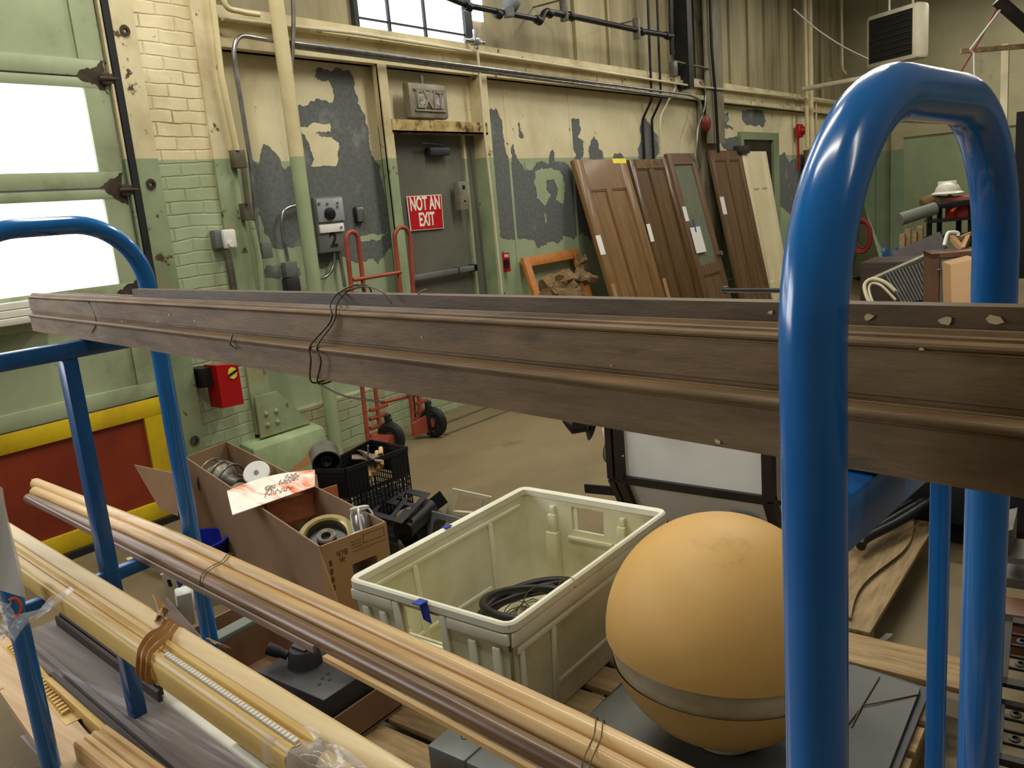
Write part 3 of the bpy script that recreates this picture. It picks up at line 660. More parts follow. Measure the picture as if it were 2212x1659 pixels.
# pull station
t = thing('fire_pull_station', 'small red fire alarm pull station on the wall right of the exit doorway', 'fire alarm', Py(1090,568,YW))
o = wbox('', 1081, 567, 20, 44, 4.47, 0.03, '', None, None); o.build('back_box', 'dark_grey', t)
o = wbox('', 1093, 567, 19, 42, 4.44, 0.032, '', None, None); o.build('body', 'extinguisher_red', t)
o = wbox('', 1095, 569, 10, 18, 4.434, 0.008, '', None, None, 0); o.build('handle', 'black_plastic', t)
text('lettering', 'FIRE', 'sign_white', WALLROT(Py(1094,553,4.4375)), 0.035, t, bold=0.001)
# extinguisher cover
t = thing('extinguisher_box', 'red fire extinguisher cover with a yellow sticker hung on the green pier', 'fire extinguisher', Py(496,830,4.2))
cs = [Py(466,790,4.15), Py(514,786,4.15), Py(527,872,4.15), Py(482,882,4.15)]
o = B(); o.slab(cs, (0.0,0.12,0)); o.build('cover', 'extinguisher_red', t)
o = B(); o.mm(cs[0].x-0.06, cs[0].x+0.01, 4.2, 4.33, cs[0].z-0.12, cs[0].z-0.01); o.build('bracket', 'black_metal', t)
o = B(); c = Py(503,806,4.145); o.slab([c+V((0.03*math.cos(k*math.pi/4),0,0.035*math.sin(k*math.pi/4))) for k in range(8)], (0,0.006,0)); st = o.build('sticker', 'sticker_yellow', t)
o = B(); o.bar(c+V((-0.028,-0.003,-0.008)), c+V((0.028,-0.003,0.012)), 0.002, 0.014); o.build('mark', 'black_ink', st)
# unit heater on the far corner
t = thing('unit_heater', 'cream unit heater with dark louvres hung high in the far corner', 'heater', Px(1937,75,13.0))
q = [Px(1882,44,13.0), Px(1985,14,13.0), Px(1995,118,13.0), Px(1888,132,13.0)]
o = B(); cen = sum(q, V())/4; vx = (q[1]-q[0]); vz = V((0,0,1))
hw, hh = 0.40, 0.43
cen2 = cen+V((0.1,0.02,0))
rot = Matrix.Rotation(R3(-30), 3, 'Z')
o.box(cen2, (0.24,0.90,0.72), bev=0.06, rot=rot); o.build('case', 'heater_case', t)
o = B(); f0 = cen2+rot @ V((-0.118,0,0)); o.box(f0, (0.02,0.74,0.58), rot=rot); gr = o.build('grille', 'heater_dark', t)
o = B()
for k in range(7): o.box(f0+rot @ V((-0.01,0,-0.235+k*0.078)), (0.03,0.72,0.008), rot=rot @ Matrix.Rotation(R3(35),3,'Y'))
o.build('louvres', 'dark_grey', gr)
for dy in (0.1,-0.2): o = B(); o.cyl(cen2+V((0,dy,0.33)), cen2+V((0,dy,1.6)), 0.015); o.build('hanger_rod', 'heater_case', t)
o = B(); o.tube([cen2+V((0,0,-0.33)), cen2+V((0,0,-0.46)), cen2+V((0,1.3,-0.50))], 0.035); o.build('supply_pipe', 'heater_case', t)
pipe('hanging_cable', smooth_path([Pd(1715,20,9), Pd(1760,60,9.2), Pd(1820,100,9.4), Pd(1876,128,9.6)]), 0.008, 'cord_white', 'thin pale cable sagging across the wall to the unit heater', 'cable')
# suspended things top right
t = thing('hanging_pole', 'dark pole sloping down at the top right corner with cords tied to it', 'pole', Pd(2180,30,6))
o = B(); o.cyl(Pd(2155,0,6), Pd(2240,75,6), 0.045); o.build('pole', 'lantern_dark', t)
o = B(); o.tube([Pd(2168,12,6), Pd(2095,108,6), Pd(2104,115,6), Pd(2105,168,6)], 0.008, 8); o.tube([Pd(2168,12,6), Pd(2180,30,6), Pd(2212,55,6), Pd(2260,90,6)], 0.008, 8); o.build('white_rope', 'cord_white', t)
o = B(); o.tube([Pd(2160,5,6.1), Pd(2120,80,6.1), Pd(2070,165,6.1)], 0.006, 8); o.build('red_cord', 'cord_red', t)
b = B(); b.bar(Pd(2075,111,6.2), Pd(2300,93,6.2), 0.03, 0.034); tag(b.build('hanging_batten', 'pallet_wood'), 'pale wooden batten hung level under the dark pole', 'batten')
b = B(); q_ = Pd(2174,300,6.4); b.bar(Pd(2172,96,6.4), V((q_.x,q_.y,0.001)), 0.05, 0.05, (1,0,0)); tag(b.build('white_post', 'door_cream'), 'white square post standing behind the large blue tube', 'post')
b = B(); b.obox(Pd(2196,242,5.0), (0.06,-0.4,0), (0.3,0,0), (0,0,-1.0)); tag(b.build('dark_cabinet', 'heater_dark'), 'dark upright cabinet edge at the far right beyond the blue tube', 'cabinet')
# ================================================================== HAND TRUCK
t = thing('hand_truck', 'orange two-handled stair-climbing hand truck standing against the doorway post', 'hand truck', (3.75,4.1,0))
def ht(x, y): return Py(x, y, 4.20-0.0)  # upper
def hp(x, y, Y): return Py(x, y, Y)
YT, YBm = 4.16, 4.10
def U(x0, x1, ytop, b0, b1, name):
    a0, a1 = hp(x0, 560, YT), hp(x1, 560, YT); zt_ = hp((x0+x1)/2, ytop, YT).z
    r = (a1.x-a0.x)/2; m_ = (a0.x+a1.x)/2; zc = zt_-r
    arc = [V((m_-r*math.cos(k*math.pi/10), YT, zc+r*math.sin(k*math.pi/10))) for k in range(11)]
    q0, q1 = hp(*b0, YBm), hp(*b1, YBm)
    o = B(); o.tube([V((q0.x,YBm,0.06))]+arc+[V((q1.x,YBm,0.06))], 0.0155, 12)
    o.build(name, 'truck_orange', t)
    return m_, zt_, q0, q1
A = U(753, 779, 500, (795,955), (824,955), 'handle')
Bq = U(858, 891, 490, (897,955), (912,955), 'handle')
o = B()
for (p_, q_) in (((763,605),(866,588)), ((824,870),(892,853)), ((812,962),(928,950))):
    o = B(); a, c = Py(*p_, 4.14), Py(*q_, 4.14); o.cyl(a, c, 0.013, 10); o.build('cross_bar', 'truck_orange', t)
for yy in (886, 905, 925, 942):
    for xa, xb in (((798),(826)), ((900),(916))):
        z = Py(800, yy, 4.12).z; a = Py(xa, yy, 4.12); c = Py(xb+10, yy, 4.12); o = B(); o.mm(a.x, c.x, 4.10, 4.13, z-0.012, z+0.012, bev=0.003); o.build('rung', 'truck_orange', t)
xr = Py(942, 945, 3.98).x
for xx, nm in ((xr, 'wheel'), (Py(838,945,4.0).x+0.02, 'wheel')):
    o = B(); o.lathe([(0.0,-0.028),(0.04,-0.03),(0.045,-0.022),(0.09,-0.028),(0.108,-0.015),(0.112,0),(0.108,0.015),(0.09,0.028),(0.045,0.022),(0.04,0.03),(0,0.028)], (xx, 3.99, 0.112), (1,0.1,0), 32); wh = o.build('wheel', 'black_rubber', t)
    o = B(); o.lathe([(0,-0.034),(0.035,-0.033),(0.035,0.033),(0,0.034)], (xx, 3.99, 0.112), (1,0.1,0), 20); o.build('hub', 'truck_orange', wh)
for (x0, y0, x1, y1) in ((924,866,932,940), (836,895,850,955)):
    a, c = Py(x0, y0, 4.0), Py(x1, y1, 4.0); o = B(); o.bar(a, c, 0.05, 0.035, (0,1,0), bev=0.012)
    o.build('stair_skid', 'black_rubber', t)
    o = B()
    for k in range(4): o.lathe([(0.007,0),(0,0.006)], a.lerp(c, 0.12+0.25*k)+V((0,-0.026,0)), (0,-1,0), 10)
    o.build('rivets', 'galvanized', t)
o = B(); o.slab([(A[2].x-0.02,4.1,0.06),(A[2].x+0.05,4.1,0.14),(A[3].x+0.03,4.1,0.14),(A[3].x+0.05,4.1,0.03),(A[2].x-0.02,4.1,0.03)], (0,-0.16,0)); o.build('toe_plate', 'truck_orange', t); o = B(); o.slab([(Bq[2].x-0.02,4.1,0.12),(xr-0.04,4.02,0.17),(xr-0.03,4.0,0.05),(Bq[2].x-0.02,4.1,0.03)], (0,-0.02,0)); o.build('axle_bracket', 'truck_orange', t)
# ================================================================== LEANING DOORS
def ldoor(x0, x1, zt_, yb, m, label, cols, top, bot=0.25, glass=None, st=0.11, th=0.045, name='wooden_door'):
    Wd = x1-x0; L_ = math.hypot(zt_, 4.44-yb); lean = math.atan2(4.44-yb, zt_)
    t = thing(name, label, 'door', (x0, yb-th, 0.0), Matrix.Rotation(-lean, 3, 'X'))
    o = B()
    o.mm(0, st, 0, th, 0, L_, bev=0.003); o.mm(Wd-st, Wd, 0, th, 0, L_, bev=0.003)
    o.mm(st, Wd-st, 0.001, th-0.001, L_-top, L_-0.001); o.mm(st, Wd-st, 0.001, th-0.001, 0, bot)
    panes = []
    if glass:
        zg = L_-top-glass; o.mm(st, Wd-st, 0.001, th-0.001, zg-0.12, zg); panes.append((st, Wd-st, zg, L_-top, 'obscure_glass', 'glass')); panes.append((st, Wd-st, bot, zg-0.12, m, 'panel'))
    else:
        mw = 0.10; inner = Wd-2*st; pw = (inner-mw*(cols-1))/cols
        for k in range(cols):
            a = st+k*(pw+mw); panes.append((a, a+pw, bot, L_-top, m, 'panel'))
            if k: o.mm(a-mw, a, 0.001, th-0.001, bot, L_-top)
    o.build('frame', m, t, local=True)
    for a, c, z0, z1, mm_, nm in panes:
        o = B(); o.mm(a-0.002, c+0.002, 0.016, th-0.012, z0-0.002, z1+0.002)
        if nm == 'panel':
            for q in ((a,a+0.014,z0,z1), (c-0.014,c,z0,z1), (a,c,z0,z0+0.014), (a,c,z1-0.014,z1)): o.mm(q[0], q[1], 0.007, 0.02, q[2], q[3])
        o.build(nm, mm_, t, local=True)
    return t, L_
def dpart(t, name, m, x, z, w_, h_, th=0.003, y=-0.003):
    o = B(); o.mm(x, x+w_, y, y+th, z, z+h_); return o.build(name, m, t, local=True)
T0, L0 = ldoor(6.86, 7.86, 1.935, 3.93, 'oak', 'wide oak door leaning at the left end of the row, yellow tape on top', 2, 0.30, st=0.15)
dpart(T0, 'tape', 'tape_yellow', 0.72, L0-0.045, 0.27, 0.05, 0.05); dpart(T0, 'label', 'label_white', -0.005, 1.07, 0.09, 0.19); dpart(T0, 'lock_plate', 'cardboard_light', 0.02, 0.46, 0.06, 0.32)
T1, L1_ = ldoor(7.93, 8.80, 1.93, 3.98, 'oak_dark', 'dark glossy oak door leaning second from left, with faded top', 2, 0.10)
dpart(T1, 'label', 'label_white', -0.005, 1.10, 0.08, 0.19); dpart(T1, 'lock_plate', 'cardboard_light', 0.03, 0.40, 0.07, 0.30); dpart(T1, 'faded_top', 'driftwood', 0.1, L1_-0.10, 0.6, 0.098, 0.002)
T2, L2_ = ldoor(8.80, 9.50, 1.99, 3.96, 'oak_brown', 'narrow brown door with tall obscure glass and a white paper tag', 1, 0.13, glass=1.18, bot=0.12)
dpart(T2, 'label', 'label_white', 0.02, 1.26, 0.09, 0.17); dpart(T2, 'paper_tag', 'label_white', 0.06, 0.88, 0.26, 0.30, y=-0.012); dpart(T2, 'tape', 'tape_blue', 0.17, 1.12, 0.03, 0.15, y=-0.014)
o = B(); o.cyl((0.64,-0.05,0.82), (0.64,0.0,0.82), 0.03); o.build('door_knob', 'lamp_grey', T2, local=True)
T3, L3_ = ldoor(9.95, 10.93, 2.02, 4.05, 'oak_brown', 'worn brown door with two long panels right of the glazed door', 2, 0.12)
dpart(T3, 'label', 'label_white', 0.0, 1.26, 0.12, 0.22)
T4, L4_ = ldoor(10.96, 11.86, 2.01, 4.12, 'door_cream', 'cream painted door leaning beside the dark doorway', 2, 0.50, name='painted_door', st=0.2)
T5, L5_ = ldoor(13.55, 14.5, 2.03, 4.10, 'oak_brown', 'brown door leaning at far end mostly hidden by the blue tube', 2, 0.15)
b = B(); c = Pz(1598,333,2.05); b.box((10.98,4.40,2.03), (0.34,0.1,0.1), bev=0.01); tag(b.build('dark_bracket', 'dark_grey'), 'small dark block resting on top between worn brown door and cream door', 'block')
# small frame leaning and the weathered driftwood object
b = B(); f0 = [Py(1133,556,4.42), Py(1252,541,4.42)]; 
t = thing('picture_frame', 'orange-brown empty wooden frame leaning on the green wall', 'frame', (f0[0].x, 4.12, 0.0), Matrix.Rotation(-R3(16), 3, 'X'))
wf = f0[1].x-f0[0].x; hf = f0[0].z/math.cos(R3(16))
o = B(); o.mm(0, 0.09, 0, 0.04, 0, hf, bev=0.004); o.mm(wf-0.09, wf, 0, 0.04, 0, hf, bev=0.004); o.mm(0.09, wf-0.09, 0.002, 0.038, hf-0.09, hf-0.002, bev=0.003); o.mm(0.09, wf-0.09, 0.002, 0.038, 0, 0.09)
o.build('frame', 'pine_frame', t, local=True)
random.seed(11)
b = B()
def lump(b, path, r, m=0):
    n = len(path); b.tube(smooth_path(path, 5), r, 10, m, scales=[0.7+0.5*random.random() for _ in range((n-1)*5+1)])
dz = 4.15
lump(b, yp(4.0,(1172,618),(1205,604),(1240,600),(1285,604)), 0.052); lump(b, yp(3.95,(1182,636),(1210,644),(1262,640)), 0.06); lump(b, yp(3.95,(1215,600),(1230,640),(1250,700)), 0.1); lump(b, yp(4.25,(1258,550),(1254,580),(1248,606)), 0.04); lump(b, [Py(1190,620,4.0), Py(1195,690,3.9), Py(1200,760,3.9)], 0.08)
b.lathe([(0.0,-0.3),(0.22,-0.28),(0.26,0),(0.1,0.3),(0,0.32)], Py(1225,700,3.9), (0,0,1), 16)
b.jitter(0.05); tag(b.build('driftwood', 'driftwood'), 'dusty gnarled driftwood lump in front of the leaning empty frame', 'driftwood')
b = B(); b.cyl(Pd(1562,627,3.2), Pd(1760,628,2.6), 0.0085, 14); b.lathe([(0,0),(0.016,0.004),(0.016,0.02),(0,0.022)], Pd(1560,627,3.2), ray(1562,627).cross(V((0,0,1))), 14)
b.tube([Pd(1740,628,2.66), Pd(1745,760,2.66)], 0.0085); tag(b.build('black_rod', 'black_metal'), 'thin black metal rod sticking out left from behind the blue tube', 'rod')
# ================================================================== HEAP AT THE FAR END, seen through the blue arch
t = thing('hard_hat', 'white hard hat resting on the black stand', 'hard hat', Pd(2045,418,9.6))
c = Pd(2047,415,9.6); o = B(); prof = [(0.135*math.cos(a), 0.125*math.sin(a)) for a in [k*math.pi/2/10 for k in range(11)]]
o.lathe(prof, c, (0,0,1), 28); o.bar(c+V((-0.03,0.1,0.1)), c+V((-0.03,-0.1,0.1)), 0.03, 0.05, bev=0.01); o.build('shell', 'hard_hat', t)
o = B(); o.lathe([(0.13,0.012),(0.175,-0.012),(0.172,-0.02),(0.12,0.0)], c, (0,0,1), 28); o.build('brim', 'hard_hat', t)
b = B(); c = Pd(2035,432,9.6); lump(b, [c+V((-0.1,0.2,-0.02)), c+V((0,0.05,0.0)), c+V((0.05,-0.15,-0.03))], 0.07); tag(b.build('canvas_bag', 'driftwood'), 'crumpled khaki cloth lying under the white hard hat', 'cloth')
t = thing('black_stand', 'black metal utility stand carrying the hard hat', 'stand', Pd(2050,500,9.7))
o = B(); a = Pd(1998,446,9.7); c = Pd(2115,432,9.5); o.bar(a, c, 0.5, 0.07, bev=0.01); o.build('top', 'black_plastic', t)
o = B()
for px, d in ((2008,9.6),(2030,9.9),(2072,9.6),(2098,9.4)): p = Pd(px, 445, d); o.cyl(p, V((p.x,p.y,0.02)), 0.03, 8)
o.build('legs', 'black_metal', t)
for yy in (478, 515): o = B(); o.bar(Pd(2000,yy,9.7), Pd(2115,yy-10,9.5), 0.4, 0.03); o.build('shelf', 'black_plastic', t)
b = B(); c = Pd(2080,478,9.6); b.box(c+V((0,0,0.16)), (0.25,0.34,0.26), bev=0.03); tag(b.build('red_tool_case', 'tool_red'), 'red case on the shelf of the black stand', 'case')
b = B(); b.cyl(Pd(2055,458,9.42), Pd(2075,436,9.42), 0.02, 10); tag(b.build('orange_torch', 'orange_print'), 'small orange torch hanging at the front of the black stand', 'torch')
b = B(); b.cyl(Pd(1944,474,8.6), Pd(2020,450,8.6), 0.065, 20); tag(b.build('grey_roll', 'grey_roll'), 'grey roll of material slanting up to the black stand', 'roll')
random.seed(3)
for k, (x, y, l, nm) in enumerate(((1950,505,'yellow pine offcut standing at the left of the heap','wood_offcut'), (1962,495,'taller pine offcut second in the heap row','wood_offcut'), (1975,500,'short pine offcut in the middle of the heap row','wood_offcut'), (1988,488,'tallest pine offcut at the right of the heap row','wood_offcut'))):
    b = B(); p = Pd(x, y, 8.4); b.bar(V((p.x,p.y,p.z-0.55)), p, 0.05, 0.05, (1,0,0)); tag(b.build(nm, 'pallet_wood_y'), l, 'wood offcut')
b = B(); b.slab([Pd(1928,545,8.2), Pd(2030,500,8.4), Pd(2045,530,8.3), Pd(2020,560,8.1), Pd(1935,600,8.0)], (0.25,0,-0.58)); tag(b.build('brown_board', 'dark_wood'), 'dark brown slanting board under the grey roll', 'board')
b = B(); s0 = Pz(1915,600,0.0); b.slab([Pd(1850,440,11), Pd(1866,440,11), Pd(1905,575,10.4), V((s0.x,s0.y-0.1,0)), V((s0.x,s0.y+0.5,0))], (0.04,0.02,0)); tag(b.build('leaning_sheet', 'far_paint'), 'cream-green sheet leaning on the far wall', 'sheet')
b = B()
for k in range(7):
    c = Pd(1861, 510, 10.2); b.tube([c+V((0.05*math.sin(k), 0.12*math.cos(a_)*(0.6+0.08*k), 0.2*math.sin(a_)*(0.7+0.06*k))) for a_ in [j*math.pi/8 for j in range(16)]], 0.007, 6, closed=True)
b.tube([Pd(1862,440,10.2), Pd(1860,480,10.2)], 0.007, 6); tag(b.build('red_cord_coil', 'cord_red'), 'coil of red cord hanging before the leaning sheet', 'cord')
b = B(); b.grid(lambda u, v: Pd(1905+35*u, 545+35*v, 8.8-0.5*v)+V((0,0,0.05*math.sin(9*u+5*v))), 14, 10, th=0.01); tag(b.build('blue_tarp', 'tarp_blue'), 'crumpled blue tarp at the base of the green far wall', 'tarp')
# radiator-like grate with rolled end
t = thing('iron_grate', 'black ribbed iron grate with pale edge strip and rolled end', 'grate', Pd(1960,600,6.2))
o = B(); 
for k in range(14):
    f = k/13; a = Pd(1912+95*f, 592-28*f, 6.2); c = Pd(1950+90*f, 655-10*f, 5.9); o.cyl(a, c, 0.011, 8)
o.build('ribs', 'grate_iron', t)
o = B(); o.bar(Pd(1885,604,6.2), Pd(2022,543,6.3), 0.05, 0.03, bev=0.005); o.build('edge_strip', 'exit_grey', t)
o = B(); c = Pd(1893,640,6.0)
o.tube(smooth_path([Pd(1950,645,6), Pd(1915,612,6.05), Pd(1885,603,6.1), Pd(1868,615,6.1), Pd(1872,640,6.05), Pd(1885,665,6.0)], 8), 0.014, 8); o.tube(smooth_path([Pd(1935,648,6), Pd(1905,618,6.05), Pd(1885,612,6.1), Pd(1877,622,6.1), Pd(1882,645,6.05), Pd(1895,670,6.0)], 8), 0.01, 8); o.build('rolled_end', 'cream_tube', t)
# brown cabinet and cardboard
t = thing('wooden_cabinet', 'small brown wooden cabinet with blue-grey door standing open-fronted', 'cabinet', Pd(2060,600,5.2))
a = Pd(2012,549,5.2); c = Pd(2160,537,4.9); d_ = (c-a); n_ = V((0.28,0.1,0))
o = B(); o.obox(a, d_, n_, V((0,0,-0.03))); o.obox(a, d_.normalized()*0.05, n_, V((0,0,-a.z+0.002))); o.obox(a+d_*0.15+n_*0.5, d_*0.8, n_*0.5, V((0,0,-a.z+0.04))); o.build('body', 'cabinet_wood', t)
o = B(); o.obox(a+d_.normalized()*0.055+V((0,0,-0.035)), d_.normalized()*0.18, n_*0.06, V((0,0,-0.75))); dr = o.build('door', 'steel_plate', t)
o = B(); cc = Pd(2028,586,5.18); o.tube([cc+V((0,0.013*math.cos(k),0.013*math.sin(k))) for k in [j*0.6-1 for j in range(9)]], 0.003, 8); o.build('hook', 'galvanized', dr)
b = B(); b.slab([Pd(2053,572,4.9), Pd(2110,558,4.8), Pd(2114,720,4.6), Pd(2058,720,4.7)], (0.2,0.08,0)); tag(b.build('cardboard_carton', 'cardboard_light'), 'tan cardboard carton leaning in front of the brown cabinet', 'carton')
t = thing('scrap_pile', 'tangle of white hooks and pale sticks on the cabinet', 'scraps', Pd(2075,520,5.4))
o = B(); o.tube(smooth_path([Pd(2040,530,5.3), Pd(2046,508,5.3), Pd(2052,502,5.3), Pd(2068,503,5.3), Pd(2070,510,5.3)]), 0.012, 8); o.build('white_hook', 'label_white', t)
o = B(); o.bar(Pd(2055,512,5.3), Pd(2080,540,5.2), 0.03, 0.03); o.bar(Pd(2092,512,5.3), Pd(2080,540,5.2), 0.025, 0.04); o.bar(Pd(2062,520,5.3), Pd(2098,504,5.3), 0.02, 0.02); o.build('sticks', 'cardboard_light', t)
b = B(); c = Pd(1985,552,7.6); b.mm(c.x-0.25, c.x+0.25, c.y-0.45, c.y+0.45, 0, c.z-0.02, bev=0.02); tag(b.build('dark_crate', 'dark_wood'), 'dark wooden crate buried under the heap', 'crate')
b = B(); c = Pd(1950,650,6.1); b.mm(c.x-0.3, c.x+0.3, c.y-0.3, c.y+0.25, 0, c.z-0.09, bev=0.01); tag(b.build('support_crate', 'dark_wood'), 'low wooden crate carrying the ribbed iron grate', 'crate')
# ================================================================== FLOOR ITEMS
def pallet(x0, x1, y0, y1, zt_, label, n=6, along='x', th=0.018):
    t = thing('pallet', label, 'pallet', ((x0+x1)/2,(y0+y1)/2,0))
    for k in range(n):
        o = B(); g = 0.03
        if along == 'x':
            wd = (y1-y0-g*(n-1))/n; a = y0+k*(wd+g); o.mm(x0, x1, a, a+wd, zt_-th, zt_, bev=0.002)
        else:
            wd = (x1-x0-g*(n-1))/n; a = x0+k*(wd+g); o.mm(a, a+wd, y0, y1, zt_-th, zt_, bev=0.002)
        o.build('deck_board', 'pallet_wood' if along == 'x' else 'pallet_wood_y', t)
    for k in range(3):
        o = B(); f = k/2
        if along == 'x': xx = x0+0.02+(x1-x0-0.08)*f; o.mm(xx, xx+0.04, y0+0.003, y1-0.003, 0, zt_-th-0.0005)
        else: yy = y0+0.02+(y1-y0-0.08)*f; o.mm(x0+0.003, x1-0.003, yy, yy+0.04, 0, zt_-th-0.0005)
        o.build('stringer', 'pallet_wood_y' if along == 'x' else 'pallet_wood', t)
    return t
pallet(1.30, 2.42, 0.40, 2.08, 0.13, 'wooden pallet under the white bin and yellow ball', 8, 'y')
pallet(2.58, 4.4, 0.65, 1.10, 0.12, 'pallet with torn paper covering, right of the lantern', 3, 'x')
# steel plate under the ball
t = thing('steel_plate', 'dark grey steel plates stacked on the pallet under the yellow ball', 'steel plate', (1.9,0.7,0.132))
pc = [Pz(1990,1497,0.16), Pz(1885,1460,0.16), Pz(1480,1400,0.16), Pz(1290,1545,0.16)]
o = B(); o.slab([(1.42,1.18,0.160),(2.20,1.15,0.160),(2.30,0.62,0.160),(2.27,0.44,0.160),(1.42,0.42,0.160)], (0,0,-0.012)); o.build('upper_plate', 'steel_plate', t)
o = B(); o.slab([(1.42,1.18,0.147),(2.2,1.18,0.147),(2.32,0.58,0.147),(2.30,0.42,0.147),(1.42,0.41,0.147)], (0,0,-0.016)); o.build('lower_plate', 'dark_grey', t)
b = B(); b.tube([Pz(1805,1600,0.162), Pz(1862,1524,0.164), Pz(1885,1520,0.164), Pz(1985,1500,0.162)], 0.002, 6); b.tube([Pz(1862,1524,0.164), Pz(1900,1462,0.163)], 0.002, 6); b.tube([Pz(1840,1570,0.162), Pz(1862,1524,0.166)], 0.002, 6)
tag(b.build('plate_tie_wire', 'wire_brown'), 'thin rusty tie wire twisted over the grey plates right of the ball', 'wire')
# ball
BC = V((1.81, 0.812, 0.467)); BR = 0.292
t = thing('yellow_ball', 'large weathered yellow ball with a pale band, on grey plates', 'ball', (BC.x,BC.y,0.165))
def arc(a0, a1, n, r=BR): return [(r*math.cos(a0+(a1-a0)*k/n), r*math.sin(a0+(a1-a0)*k/n)) for k in range(n+1)]
ax = V((0.04,-0.03,1)).normalized()
ha = math.asin(-0.015/BR); hb = math.asin(-0.082/BR)
o = B(); o.lathe(arc(math.pi/2, ha, 24)+[(BR*0.975, -0.018)], BC, ax, 72); o.build('upper_half', 'ball_yellow', t)
o = B(); o.lathe([(BR*0.965*math.cos(a), BR*0.975*math.sin(a)) for a in [-0.04-0.26*k/6 for k in range(7)]], BC, ax, 72); o.build('band', 'ball_band', t)
o = B(); o.lathe(arc(hb, -math.pi/2, 22, BR*0.985), BC, ax, 72); o.build('lower_half', 'ball_yellow', t)
o = B(); o.lathe([(0.085,-BR*0.955),(0.09,-BR*1.0),(0.088,-BR*1.03),(0.075,-BR*1.03),(0.075,-BR*0.955)], BC, (0,0,1), 40); o.build('foot_ring', 'ball_band', t)
# white bin
t = thing('plastic_bin', 'large dirty off-white plastic bin with blue tape bits on its rim', 'bin', (1.95,1.57,0.13))
zb0, zt0 = 0.132, 0.50
bx0, bx1, by0, by1 = 1.515, 2.395, 1.262, 1.862
tp = 0.022
def bilin(p00, p10, p01, p11, u, v): return (p00*(1-u)+p10*u)*(1-v)+(p01*(1-u)+p11*u)*v
def wallp(b, p00, p10, p01, p11, n, th, hole=None, mi=0):
    us = [0, 1]; vs_ = [0, 1]
    if hole: us = [0, hole[0], hole[1], 1]; vs_ = [0, hole[2], hole[3], 1]
    for i in range(len(us)-1):
        for j in range(len(vs_)-1):
            if hole and i == 1 and j == 1: continue
            q = [bilin(p00,p10,p01,p11,u,v) for u, v in ((us[i],vs_[j]),(us[i+1],vs_[j]),(us[i+1],vs_[j+1]),(us[i],vs_[j+1]))]
            b.hexa(q+[p+n*th for p in q], mi)
cb = [V((bx0+tp,by0+tp,zb0)), V((bx1-tp,by0+tp,zb0)), V((bx1-tp,by1-tp,zb0)), V((bx0+tp,by1-tp,zb0))]
ct = [V((bx0,by0,zt0)), V((bx1,by0,zt0)), V((bx1,by1,zt0)), V((bx0,by1,zt0))]
ns = [V((0,1,0)), V((-1,0,0)), V((0,-1,0)), V((1,0,0))]
o = B()
for k in range(4):
    k2 = (k+1) % 4
    wallp(o, cb[k], cb[k2], ct[k], ct[k2], ns[k], 0.008, ((0.40,0.63,0.66,0.90) if k == 1 else (0.35,0.58,0.66,0.90)) if k in (1,3) else None)
o.mm(bx0+tp, bx1-tp, by0+tp, by1-tp, zb0, zb0+0.012)
o.build('walls', 'bin_inside', t)
o = B(); o.sweep([(-0.012,-0.020),(0.010,-0.020),(0.010,0.0),(0.005,0.006),(-0.004,0.006),(-0.012,0.0)], rounded([V((bx0+0.3,by0,zt0)),]+[ct[1],ct[2],ct[3],ct[0]]+[V((bx0+0.29,by0,zt0))], 0.03, 5), closed=False); o.build('rim', 'bin_plastic', t)
o = B()
def rib(b, k, u0, u1, v0, v1, th=0.012, inner=False):
    k2 = (k+1) % 4; q = [bilin(cb[k],cb[k2],ct[k],ct[k2],u,v) for u, v in ((u0,v0),(u1,v0),(u1-0.004,v1),(u0+0.004,v1))]
    n = ns[k]; off = 0.008 if inner else 0
    q = [p+n*off for p in q]; b.hexa(q+[p+n*(th if inner else -th) for p in q], 0, 0.003)
for k in (1, 3):
    for u0, u1, v0, v1 in ((0.29,0.335,0.50,0.93),(0.595,0.64,0.50,0.93),(0.32,0.61,0.60,0.65),(0.0,0.29,0.84,0.93),(0.64,1.0,0.84,0.93),(0.06,0.11,0,0.8),(0.18,0.23,0,0.8),(0.76,0.81,0,0.8),(0.90,0.95,0,0.8)): rib(o, k, u0, u1, v0, v1)
for k in (0, 2):
    rib(o, k, 0.02, 0.98, 0.74, 0.79, 0.008); rib(o, k, 0.22, 0.80, 0.22, 0.26, 0.006)
    for u in (0.03, 0.20, 0.80, 0.95): rib(o, k, u, u+0.03, 0, 0.76, 0.008)
for k in (0, 2): rib(o, k, 0.0, 1.0, 0.82, 0.93, 0.008)
o.build('outer_ribs', 'bin_plastic', t)
o = B()
for k in (1, 3):
    for u in (0.22, 0.72): rib(o, k, u, u+0.09, 0.0, 0.62, 0.03, True); rib(o, k, u+0.015, u+0.075, 0.62, 0.80, 0.022, True); rib(o, k, u+0.025, u+0.065, 0.8, 0.88, 0.014, True)
    rib(o, k, 0.33, 0.66, 0.56, 0.60, 0.012, True)
for k in (0, 2):
    rib(o, k, 0.25, 0.28, 0.0, 0.85, 0.01, True); rib(o, k, 0.70, 0.73, 0.0, 0.85, 0.01, True); rib(o, k, 0.05, 0.98, 0.84, 0.88, 0.008, True); rib(o, k, 0.3, 0.95, 0.20, 0.24, 0.01, True)
o.build('inner_ribs', 'bin_inside', t)
